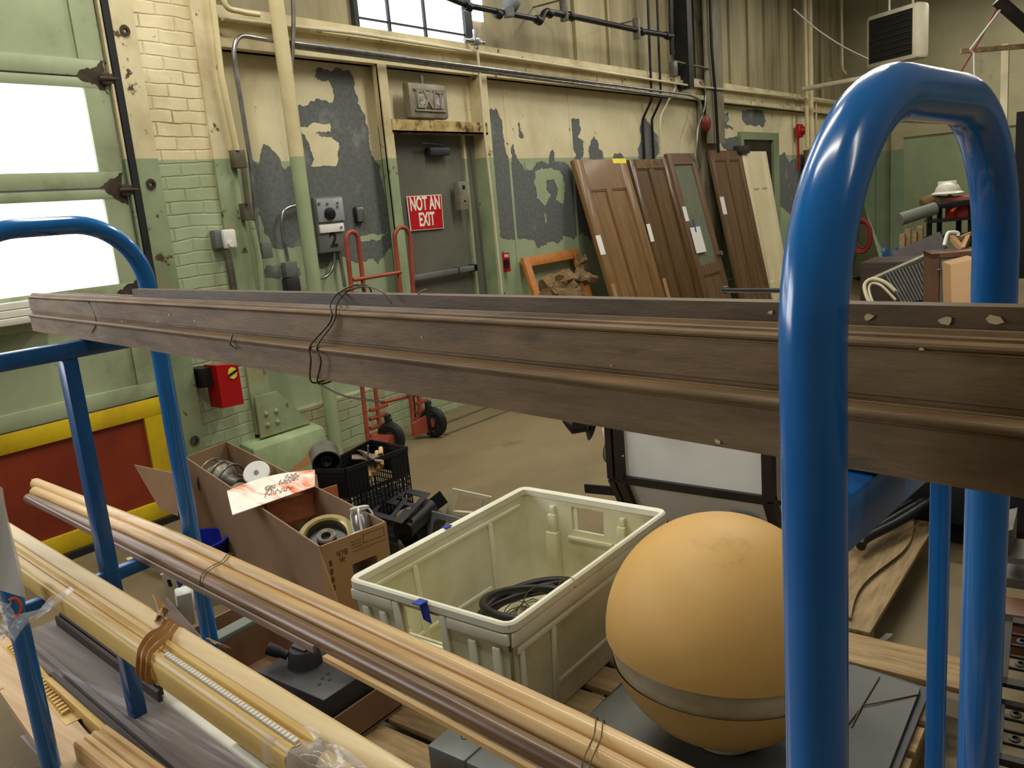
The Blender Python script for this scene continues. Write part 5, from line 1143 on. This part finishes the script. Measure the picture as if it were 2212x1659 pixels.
igrate(Pz(2148,1480,0.28), V((0.02,-0.30,0.0)), V((0.27,0.02,0.05)), 'upper black cast iron grate at the right edge')
igrate(Pz(2130,1640,0.22), V((0.02,-0.34,0.0)), V((0.22,0.02,0.02)), 'middle black cast iron grate at the right edge', 6, 4)
igrate(Pz(2100,1800,0.16), V((0.02,-0.34,0.0)), V((0.26,0.02,0.02)), 'lowest black cast iron grate at the bottom right corner', 6, 4)
b = B(); p = Pz(2160,1310,0.3); b.obox(p+V((0,0,-0.15)), (0.06,-0.5,0), (0.12,0,0), (0,0,0.13), bev=0.005); st(b, 'red_brick_block', 'cabinet_wood', 'dull reddish wooden block above the iron grates', 'block')
t = thing('grey_machine', 'grey metal machine part with curved rim at the right edge', 'machine', Pz(2190,1200,0.4))
o = B(); p = Pz(2166,1215,0.36); o.obox(p, (0.03,-0.4,0), (0.16,0,0), (0,0,0.02)); o.obox(p+V((0,0,-0.08)), (0.03,-0.4,0), (0.16,0,0), (0,0,0.03)); o.obox(p, (0.03,-0.02,0), (0.2,0.01,0), (0,0,0.10)); o.build('base', 'dull_metal', t)
o = B(); o.mm(2.43,3.1,-0.6,0.11,0.0,0.12); st(o, 'dark_floor_mat', 'black_rubber', 'dark mat beneath the iron grates', 'mat')
# ================================================================== BLUE CART
cart = thing('blue_cart', 'blue steel stake cart with arched tube end frames carrying the wood', 'cart', (0.85,1.1,0))
R0 = 0.0218
nl = Pd(1757,900,0.56); fl = Pd(2138,900,0.90); ztn = Pd(1960,205,0.655).z
N0, N1 = V((nl.x,nl.y,0)), V((fl.x,fl.y,0))
ZD = 0.30
def zz_(p, z): return V((p.x, p.y, z))
def arch(P, Q, zt_, r0, r1):
    a, bq, c, d = zz_(P,ZD), zz_(P,zt_), zz_(Q,zt_), zz_(Q,ZD)
    def corner(p, q, r, rr, n=14):
        u = (p-q).normalized()*rr; v = (r-q).normalized()*rr; o_ = []
        ctr = q+u+v
        return [ctr-v*math.cos(t)-u*math.sin(t) for t in [k*math.pi/2/n for k in range(n+1)]]
    path = [a]+corner(a, bq, c, r0)+corner(bq, c, d, r1)+[d]
    return path
o = B(); o.tube(arch(N0, N1, ztn, 0.165, 0.150), R0, 28); o.build('end_frame', 'cart_blue', cart, ang=60)
L0_, L1p = V((0.687,2.05,0)), V((1.145,2.05,0)); ztl = Py(135,487,2.05).z
o = B(); o.tube(arch(L0_, L1p, ztl, 0.17, 0.17), R0, 28); o.build('end_frame', 'cart_blue', cart, ang=60)
o = B(); o.mm(0.70, 1.13, 2.03, 2.07, 1.287, 1.326, bev=0.003); o.build('cross_bar', 'cart_blue_worn', cart)
o = B(); o.mm(0.70, 1.13, 2.035, 2.065, 0.712, 0.744, bev=0.003); o.build('lower_rail', 'cart_blue_worn', cart)
o = B(); o.mm(0.893, 0.929, 2.032, 2.068, ZD, 1.288, bev=0.003); o.build('mid_post', 'cart_blue_worn', cart)
dN = (N1-N0)
zn = 1.337
o = B(); o.bar(zz_(N0,zn-0.022), zz_(N1,zn-0.022), 0.034, 0.042, bev=0.003); o.build('cross_bar', 'cart_blue', cart)
o = B(); o.bar(zz_(N0,0.727), zz_(N1,0.727), 0.03, 0.034, bev=0.003); o.build('lower_rail', 'cart_blue', cart)
rr_ = ray(2027,1300); k_ = (N0.y*rr_.x-N0.x*rr_.y)/((N1.x-N0.x)*rr_.y-(N1.y-N0.y)*rr_.x)
o = B(); mq = N0+dN*k_; o.mm(mq.x-0.0082, mq.x+0.0082, mq.y-0.0082, mq.y+0.0082, ZD, zn-0.04, bev=0.002); o.build('mid_post', 'cart_blue', cart)
o = B(); o.tube([zz_(N0,zn-0.02)+dN*0.04, zz_(N0,zn-0.05)], 0.006, 8); o.build('weld', 'cart_blue', cart)
o = B(); o.slab([(0.52,0.02,ZD), (0.98,0.02,ZD), (1.19,2.12,ZD), (0.655,2.12,ZD)], (0,0,-0.035)); o.build('deck', 'dark_wood', cart)
for x, y in ((0.60,0.2),(0.92,0.2),(0.74,1.95),(1.10,1.95)):
    o = B(); o.lathe([(0,-0.018),(0.085,-0.018),(0.095,-0.01),(0.095,0.01),(0.085,0.018),(0,0.018)], (x,y,0.097), (1,0,0), 28); cw = o.build('caster', 'black_rubber', cart)
    o = B(); o.mm(x-0.03, x+0.03, y-0.03, y+0.03, 0.18, ZD-0.036); o.mm(x-0.03, x-0.024, y-0.02, y+0.02, 0.08, 0.2); o.mm(x+0.024, x+0.03, y-0.02, y+0.02, 0.08, 0.2); o.build('fork', 'dark_grey', cw)
mk = B(); c = Py(30,1312,2.03); mk.tube([c+V((0.014*math.cos(a), -0.0, 0.022*math.sin(a))) for a in [k*0.45-2 for k in range(10)]], 0.004, 8); mk.build('orange_mark', 'orange_print', cart)
# ================================================================== BROWN BASEBOARDS ACROSS THE TOP
A_ = V((0.961,2.094,1.3275)); B_ = V((0.62,0.198,1.3385)); dv_ = (A_-B_)/(A_.y-B_.y)
def onb(Y, off=0.0, dz=0.0): p = A_+dv_*(Y-A_.y); return V((p.x+off, p.y, p.z+dz))
def board(name, prof, y0, y1, off, m, label, grp=None, dz0=0.0, dz1=0.0, cat='baseboard', skew=0.0):
    n = 8; path = [onb(y0+(y1-y0)*k/n, off+skew*k/n, dz0+(dz1-dz0)*k/n) for k in range(n+1)]
    o = B(); o.sweep(prof, path); return tag(o.build(name, m), label, cat, grp)
def bead(a0, b0, r, n=5): return [(a0+r*math.sin(math.pi*k/n), b0+r*(1-math.cos(math.pi*k/n))) for k in range(n+1)]
YE, YN = 2.50, -0.12
G = 'brown baseboards lying across the cart top'
t1 = thing('brown_baseboard', 'front brown baseboard strip with a beaded upper edge, lowest and nearest in the tied stack', 'baseboard', onb(1.0), group=G)
path = [onb(YE+(YN-YE)*k/8) for k in range(9)]
o = B(); o.sweep([(-0.009,0),(0,0.0)]+[(0,0.0375),(0.0025,0.039)]+bead(0.001,0.0405,0.0042)+[(-0.002,0.0495),(-0.009,0.0495)], path); o.build('face', 'moulding_brown', t1)
t2 = thing('brown_baseboard', 'middle brown baseboard with double-ridged top edge in the tied stack', 'baseboard', onb(1.0,0.02), group=G)
path = [onb(YE+0.02+(YN-YE)*k/8, 0.0105) for k in range(9)]
o = B(); o.sweep([(-0.016,0),(0,0),(0,0.050),(-0.003,0.052),(-0.003,0.0545),(0,0.056),(0,0.089),(0.001,0.090)]+bead(-0.002,0.091,0.0028,4)+[(-0.006,0.0975),(-0.006,0.0995),(-0.009,0.1005),(-0.010,0.104),(-0.016,0.104)], path); o.build('face', 'moulding_brown', t2)
board('brown_baseboard', [(-0.017,0),(0,0),(0,0.119),(-0.017,0.119)], 1.72, YN, 0.030, 'moulding_brown_dark', 'tall plain dark board showing above the ridged baseboards', G)
board('brown_baseboard', [(-0.018,0),(0,0),(0,0.100),(-0.018,0.100)], 2.38, YN+0.03, 0.055, 'moulding_brown_dark', 'rearmost plain brown board hidden behind the tall dark one', G)
# chips of paint on the faces
random.seed(4)
o = B()
for px, py, s_ in ((340,695,3),(365,680,4),(262,695,3),(420,693,4),(910,728,3),(1345,985,3),(1550,955,9),(1665,675,8),(1875,685,12),(2045,692,16),(2150,690,16),(1990,755,5),(1918,910,6),(1320,790,3)):
    # chip stands on the board face: intersect the ray with the face plane
    nrm_ = V((1,-dv_.x,0)); base = onb(1.0, -0.0012 if py > 900 or py < 640 else 0.009); 
    if py < 700 and px > 1600: base = onb(1.0, 0.0285)
    elif px < 500: base = onb(1.0, -0.0012 if py > 690 else 0.009)
    r_ = ray(px, py); tt = (base-CAM).dot(nrm_)/r_.dot(nrm_); c = CAM+r_*tt; sc_ = tt/1800*s_
    u_ = V((dv_.x, 1, 0)).normalized()
    o.slab([c+u_*math.cos(j)*sc_*random.uniform(.5,1.3)+V((0,0,1))*math.sin(j)*sc_*random.uniform(.4,0.9) for j in [q*0.9 for q in range(7)]], (0.0008,0,0))
o.build('paint_chips', 'pine_pale', t2)
# tie wires
def tie(Y, r, m, label, sl=0.0, ends=True):
    o = B()
    for k, dy in enumerate((0.0, 0.018)):
        y = Y+dy
        pts = [onb(y,-0.006,-0.004), onb(y+sl*0.4+0.01*k,-0.008,0.03), onb(y+sl*0.2,-0.005,0.05), onb(y+sl-0.01*k,0.004,0.085), onb(y+sl,0.014,0.108), onb(y+sl,0.04,0.123), onb(y+sl,0.078,0.118), onb(y+sl*0.5,0.08,0.03), onb(y,0.078,-0.004), onb(y,0.03,-0.006)]
        o.tube(smooth_path(pts, 5, closed=True), r, 7, closed=True)
    if ends: o.tube(smooth_path([onb(Y+sl,0.02,0.122), onb(Y+sl-0.05,0.03,0.129), onb(Y+sl-0.10,0.02,0.125), onb(Y+sl-0.12,0.02,0.110)]), r, 7); o.tube(smooth_path([onb(Y,-0.004,-0.006), onb(Y-0.06,0.0,-0.018), onb(Y-0.14,0.01,-0.02)]), r, 7)
    return tag(o.build('tie_wire', m), label, 'wire')
tie(0.93, 0.0013, 'wire_brown', 'thin wire tied around the middle of the brown baseboard stack', -0.05)
o = B(); o.tube(smooth_path([onb(1.93,-0.001,0.09), onb(1.90,-0.002,0.05), onb(1.95,-0.002,0.02)]), 0.0012, 6); o.tube(smooth_path([onb(1.93,-0.001,0.088), onb(1.92,-0.004,0.096)]), 0.0012, 6); tag(o.build('loose_wire', 'wire_brown'), 'short loose wire hanging on the left part of the brown boards', 'wire')
o = B(); o.tube(smooth_path([onb(1.19,-0.004,0.056), onb(1.185,-0.009,0.048), onb(1.20,-0.006,0.036), onb(1.18,-0.005,0.03)]), 0.0012, 6); tag(o.build('loose_wire', 'wire_brown'), 'tiny bent wire snagged on the bead of the front brown board', 'wire')
o = B(); o.tube(smooth_path([onb(0.72,0.035,0.119), onb(0.71,0.035,0.124), onb(0.70,0.035,0.126)]), 0.0009, 6); tag(o.build('wood_splinter', 'cardboard_light'), 'small pale splinter curling from the top edge of the tall dark board', 'splinter')
# white mouldings just outside the left end
# ================================================================== ROUND RAILS ON THE LOWER RAIL
def rod(xo, zo, r, y0, y1, m, label, half=False):
    def c(Y): return V((1.030+xo+0.105*(Y-1.53)-0.030*max(0,1.1-Y)**2, Y, 0.745+zo+(-0.030*max(0,(Y-2.05))-0.02*max(0,0.5-Y))))
    n = 12; path = [c(y0+(y1-y0)*k/n) for k in range(n+1)]
    o = B(); o.tube(path, r, 22); return tag(o.build('wooden_rod', m), label, 'rod', 'long wooden rods on the cart rail')
rod(0.0, 0.0205, 0.0200, 3.12, -0.15, 'rod_light', 'lightest long round rod, furthest of the thick rods')
rod(-0.041, 0.0200, 0.0195, 3.00, -0.15, 'rod_honey', 'honey coloured round rod in the middle of the thick rods')
rod(-0.080, 0.0175, 0.0170, 2.95, -0.15, 'rod_brown', 'brown round rod on the nearer side of the thick rods')
rod(0.024, 0.010, 0.0045, 3.24, 1.2, 'rod_grey', 'thin greyish stick resting along the far side of the rods')
def strip(xo, zo, w_, h_, y0, y1, m, label):
    n = 8; o = B(); path = [V((1.030+xo+0.105*(Y-1.53)-0.030*max(0,1.1-Y)**2, Y, 0.7455+zo)) for Y in [y0+(y1-y0)*k/n for k in range(n+1)]]
    o.sweep([(-w_/2,0),(w_/2,0),(w_/2,h_),(-w_/2,h_)], path); return tag(o.build('wood_strip', m), label, 'strip')
strip(-0.104, 0, 0.012, 0.010, 1.20, -0.15, 'rod_light', 'thin pale strip below the brown rod, starting mid-length')
strip(-0.101, 0, 0.006, 0.014, 2.9, 1.24, 'rod_grey', 'narrow purplish strip below the brown rod at the left')
# wires tying the rods
for Y, l in ((1.72,'fine double wire tied around the rods near the left frame'), (0.60,'fine wire tied around the rods near the bottom of the photo')):
    o = B()
    for dy in (0, 0.012):
        xx = 1.030+0.105*(Y-1.53)-0.030*max(0,1.1-Y)**2; y = Y+dy
        o.tube(smooth_path([(xx+0.024,y+0.02,0.77),(xx+0.012,y+0.015,0.788),(xx-0.02,y+0.0,0.783),(xx-0.05,y-0.01,0.786),(xx-0.085,y-0.02,0.782),(xx-0.101,y-0.03,0.762),(xx-0.09,y-0.03,0.742),(xx-0.03,y,0.741),(xx+0.018,y+0.02,0.745)], 5, closed=True), 0.0009, 6, closed=True)
    tag(o.build('tie_wire', 'wire_brown'), l, 'wire')
# ================================================================== YELLOW PINE MOULDING BUNDLE
def yx(Y, off): return 0.742+0.105*(Y-2.05)+off
def ymould(prof, off, y0, y1, m, label, dz=0.0):
    n = 8; o = B(); o.sweep(prof, [V((yx(Y,off), Y, 0.7455+dz)) for Y in [y0+(y1-y0)*k/n for k in range(n+1)]]); return tag(o.build('pine_moulding', m), label, 'moulding', 'yellow pine mouldings tied in a bundle')
# profile a>0 faces the camera side
ymould([(-0.030,0),(0,0),(0,0.034),(-0.002,0.038),(-0.006,0.039),(-0.008,0.044),(-0.013,0.047),(-0.020,0.046),(-0.023,0.040),(-0.030,0.040)], 0.0, 2.52, 0.98, 'pine_yellow', 'front yellow moulding with a stepped face, cut short and wrapped in film')
ymould([(-0.025,0),(0,0),(0,0.034),(-0.004,0.040),(-0.010,0.040),(-0.013,0.047),(-0.020,0.050),(-0.025,0.046)], 0.0305, 2.50, 0.96, 'pine_yellow', 'ribbed yellow moulding in the middle of the bundle')
ymould([(-0.042,0),(0,0),(0,0.038),(-0.004,0.044),(-0.014,0.050),(-0.032,0.052),(-0.042,0.044)], 0.0565, 2.60, -0.1, 'pine_pale', 'wide pale moulding at the back of the yellow bundle')
ymould([(-0.025,0),(0,0),(0,0.020),(-0.008,0.030),(-0.016,0.034),(-0.025,0.034)], 0.0305, 0.945, -0.1, 'pine_yellow', 'nearer yellow strip continuing beyond the cut middle moulding')
ymould([(-0.026,0),(0,0),(0,0.018),(-0.006,0.022),(-0.026,0.024)], 0.003, 0.90, -0.1, 'pine_yellow', 'lowest yellow strip at the bottom edge of the photo')
# beaded pale strip lying in the groove
o = B(); n = 42
for k in range(n):
    Y = 1.42-0.0105*k; x = yx(Y, 0.027); o.obox((x-0.004, Y-0.0065, 0.7455+0.0425), (0.009,0.0009,0), (0,0.0085,0), (0,0,0.006))
o.bar((yx(1.43,0.027),1.43,0.7875), (yx(0.98,0.027),0.98,0.7875), 0.008, 0.002)
tag(o.build('beaded_strip', 'white_paint_wood'), 'narrow pale strip with a notched pattern lying on the yellow mouldings', 'strip')
# brown tape round the bundle
t = thing('brown_tape', 'twisted brown tape tied around the yellow moulding bundle', 'tape', (yx(1.45,0.05),1.45,0.8))
random.seed(8)
for k in range(4):
    y = 1.44+0.012*k; j = random.uniform(-0.01,0.01); o = B()
    ring = [(-0.003,-0.002,0),(-0.003,0.036,0),(0.010,0.049,0.01),(0.035,0.053+0.002*k,0.02),(0.065,0.053,0.035),(0.088,0.055,0.05),(0.101,0.040,0.05),(0.101,-0.002,0.03)]
    o.sweep([(-0.005,-0.0008),(0.005,-0.0008),(0.005,0.0008),(-0.005,0.0008)], smooth_path([(yx(y,a), y+dy+j*0.5, 0.7455+z) for a, z, dy in ring], 4, closed=True), closed=True, upv=(0,1,0)); o.build('loop', 'tape_brown', t, ang=70)
o = B(); c = V((yx(1.52,0.078),1.52,0.799)); o.grid(lambda u, v: c+V((0.05*u-0.01*v, 0.09*u+0.02*v+0.01*math.sin(7*u), 0.014*math.sin(5*u+3*v)+0.006)), 10, 5, th=0.0015); o.build('torn_end', 'tape_brown', t)
o = B(); o.grid(lambda u, v: V((yx(1.40,0.10)+0.02*u, 1.40-0.05*v, 0.795-0.02*u+0.004*math.sin(9*v))), 4, 5, th=0.001); o.build('torn_end', 'tape_brown', t)
# clear film round the cut end
o = B(); o.grid(lambda u, v: V((yx(1.0,0.0)-0.006+0.06*v+0.006*math.sin(9*u), 1.03-0.16*u+0.02*math.sin(8*v)-0.05*v, 0.7455+0.046+0.006*math.sin(13*u+7*v)-0.06*max(0,0.15-v)*4)), 24, 16); o.bm.normal_update()
tag(o.build('clear_film', 'plastic_film', ang=20), 'crumpled clear plastic film around the cut end of the yellow moulding', 'film')
o = B(); o.grid(lambda u, v: Pd(-40+(48+46*v)*u, 1030+235*v+25*u, 1.75)+V((0.0,0.008*math.sin(7*u+5*v),0)), 16, 20)
tag(o.build('plastic_sheet', 'plastic_sheet', ang=20), 'hanging translucent grey plastic sheet at the left edge', 'plastic sheet')
o = B(); o.grid(lambda u, v: Pd(25+130*u, 1355-88*u**0.8+(14+22*(1-u))*v, 1.86)+V((0,0.012*math.sin(9*u+5*v),0.004*math.sin(12*u))), 20, 6); tag(o.build('film_streamer', 'plastic_film', ang=20), 'clear plastic streamer stretching from the left edge to the yellow bundle', 'film')
o = B(); o.grid(lambda u, v: Pd(-20+50*u, 1300+80*v, 1.8)+V((0,0.02*math.sin(7*u+9*v),0)), 8, 8); tag(o.build('film_wrap', 'plastic_film', ang=20), 'clear film bunched around the blue leg at the left edge', 'film')
o = B(); o.grid(lambda u, v: Pz(425+35*u, 1375+28*v, 0.42+0.02*math.sin(8*u+4*v)), 8, 8); tag(o.build('film_scrap', 'plastic_film', ang=20), 'scrap of clear film behind the tape knot', 'film')
# ================================================================== MOULDINGS ON THE CART DECK
def dx(Y, x): return x+0.10*(Y-2.05)
def dm(name, prof, x, y0, y1, m, label, z=0.302, cat='moulding', grp=None, sk=0.10):
    n = 6; o = B(); o.sweep(prof, [V((x+sk*(Y-2.05), Y, z)) for Y in [y0+(y1-y0)*k/n for k in range(n+1)]]); return tag(o.build(name, m), label, cat, grp)
def rect(w_, h_): return [(-w_,0),(0,0),(0,h_),(-w_,h_)]
dm('grey_board', [(-0.135,0),(0,0),(0,0.020),(-0.006,0.028),(-0.014,0.030),(-0.020,0.040),(-0.034,0.044),(-0.040,0.036),(-0.060,0.034),(-0.135,0.034)], 0.845, 2.86, 0.6, 'deck_grey_wood', 'wide grey-brown moulding with ridges lying along the cart deck', grp='salvaged mouldings on the cart deck')
for k in range(3):
    dm('dark_moulding', [(-0.012,0),(0,0),(0,0.030),(-0.004,0.034),(-0.008,0.034),(-0.012,0.030)], 0.984-0.0135*k+0.013, 2.80, 2.09-0.02*k, 'dark_wood', ('nearest','middle','furthest')[2-k]+' of three thin dark mouldings ending short beside the mid post', z=0.345-0.005*k, grp='thin dark mouldings')
dm('tan_batten', rect(0.018, 0.045), 0.815, 2.45, 1.72, 'pine_yellow', 'tan slat edge running beside the wide grey moulding')
dm('shadow_strip', rect(0.012, 0.052), 0.832, 2.46, 1.70, 'dark_wood', 'dark strip standing in for the shadow between tan slat and wide grey moulding')  # dark strip modelled in place of the shadow along the tan slat
for k, l in enumerate(('nearest white painted moulding on the cart deck', 'middle white painted moulding on the cart deck', 'furthest white painted moulding on the cart deck')):
    dm('white_moulding', [(-0.032,0),(0,0),(0,0.018),(-0.005,0.024),(-0.014,0.027),(-0.026,0.024),(-0.032,0.018)], 0.988+0.0345*k, 2.30-0.10*k, 0.7, 'white_paint_wood', l, z=0.302+0.006*k, grp='white painted mouldings')
dm('white_fragment', rect(0.03, 0.03), 1.01, 1.72, 1.45, 'white_paint_wood', 'short chipped white piece on top of the white mouldings', z=0.338)
dm('pale_board', rect(0.105, 0.02), 0.690, 2.95, 1.3, 'board_stained', 'wide pale board at the bottom left with dark stains', z=0.302, cat='board', sk=0.16)
o = B()
for k in range(26):
    Y = 2.80-0.022*k; x = 0.775+0.16*(Y-2.05); o.obox((x,Y,0.3235), (0.022,0.003,0), (0,0.011,0), (0,0,0.010))
o.sweep(rect(0.045,0.0012), [V((0.768+0.16*(Y-2.05),Y,0.3222)) for Y in (2.85,2.2)]); tag(o.build('dentil_strip', 'pine_yellow'), 'small toothed strip lying on the pale board at bottom left', 'strip')
for k, (x, l) in enumerate(((0.735,'left brown block moulding with grooved end at the bottom left'), (0.778,'right brown block moulding with grooved end at the bottom left'))):
    dm('block_moulding', [(-0.040,0),(0,0),(0,0.044),(-0.005,0.050),(-0.014,0.050),(-0.018,0.044),(-0.024,0.044),(-0.028,0.050),(-0.040,0.050)], x, 2.02, 0.9, 'rod_honey', l, z=0.3225, cat='moulding', sk=0.05, grp='grooved block mouldings')
dm('grey_liner', rect(0.16, 0.004), 0.69, 2.3, 1.0, 'deck_grey_wood', 'thin grey sheet beneath the pale board on the deck', z=0.2975, cat='sheet')
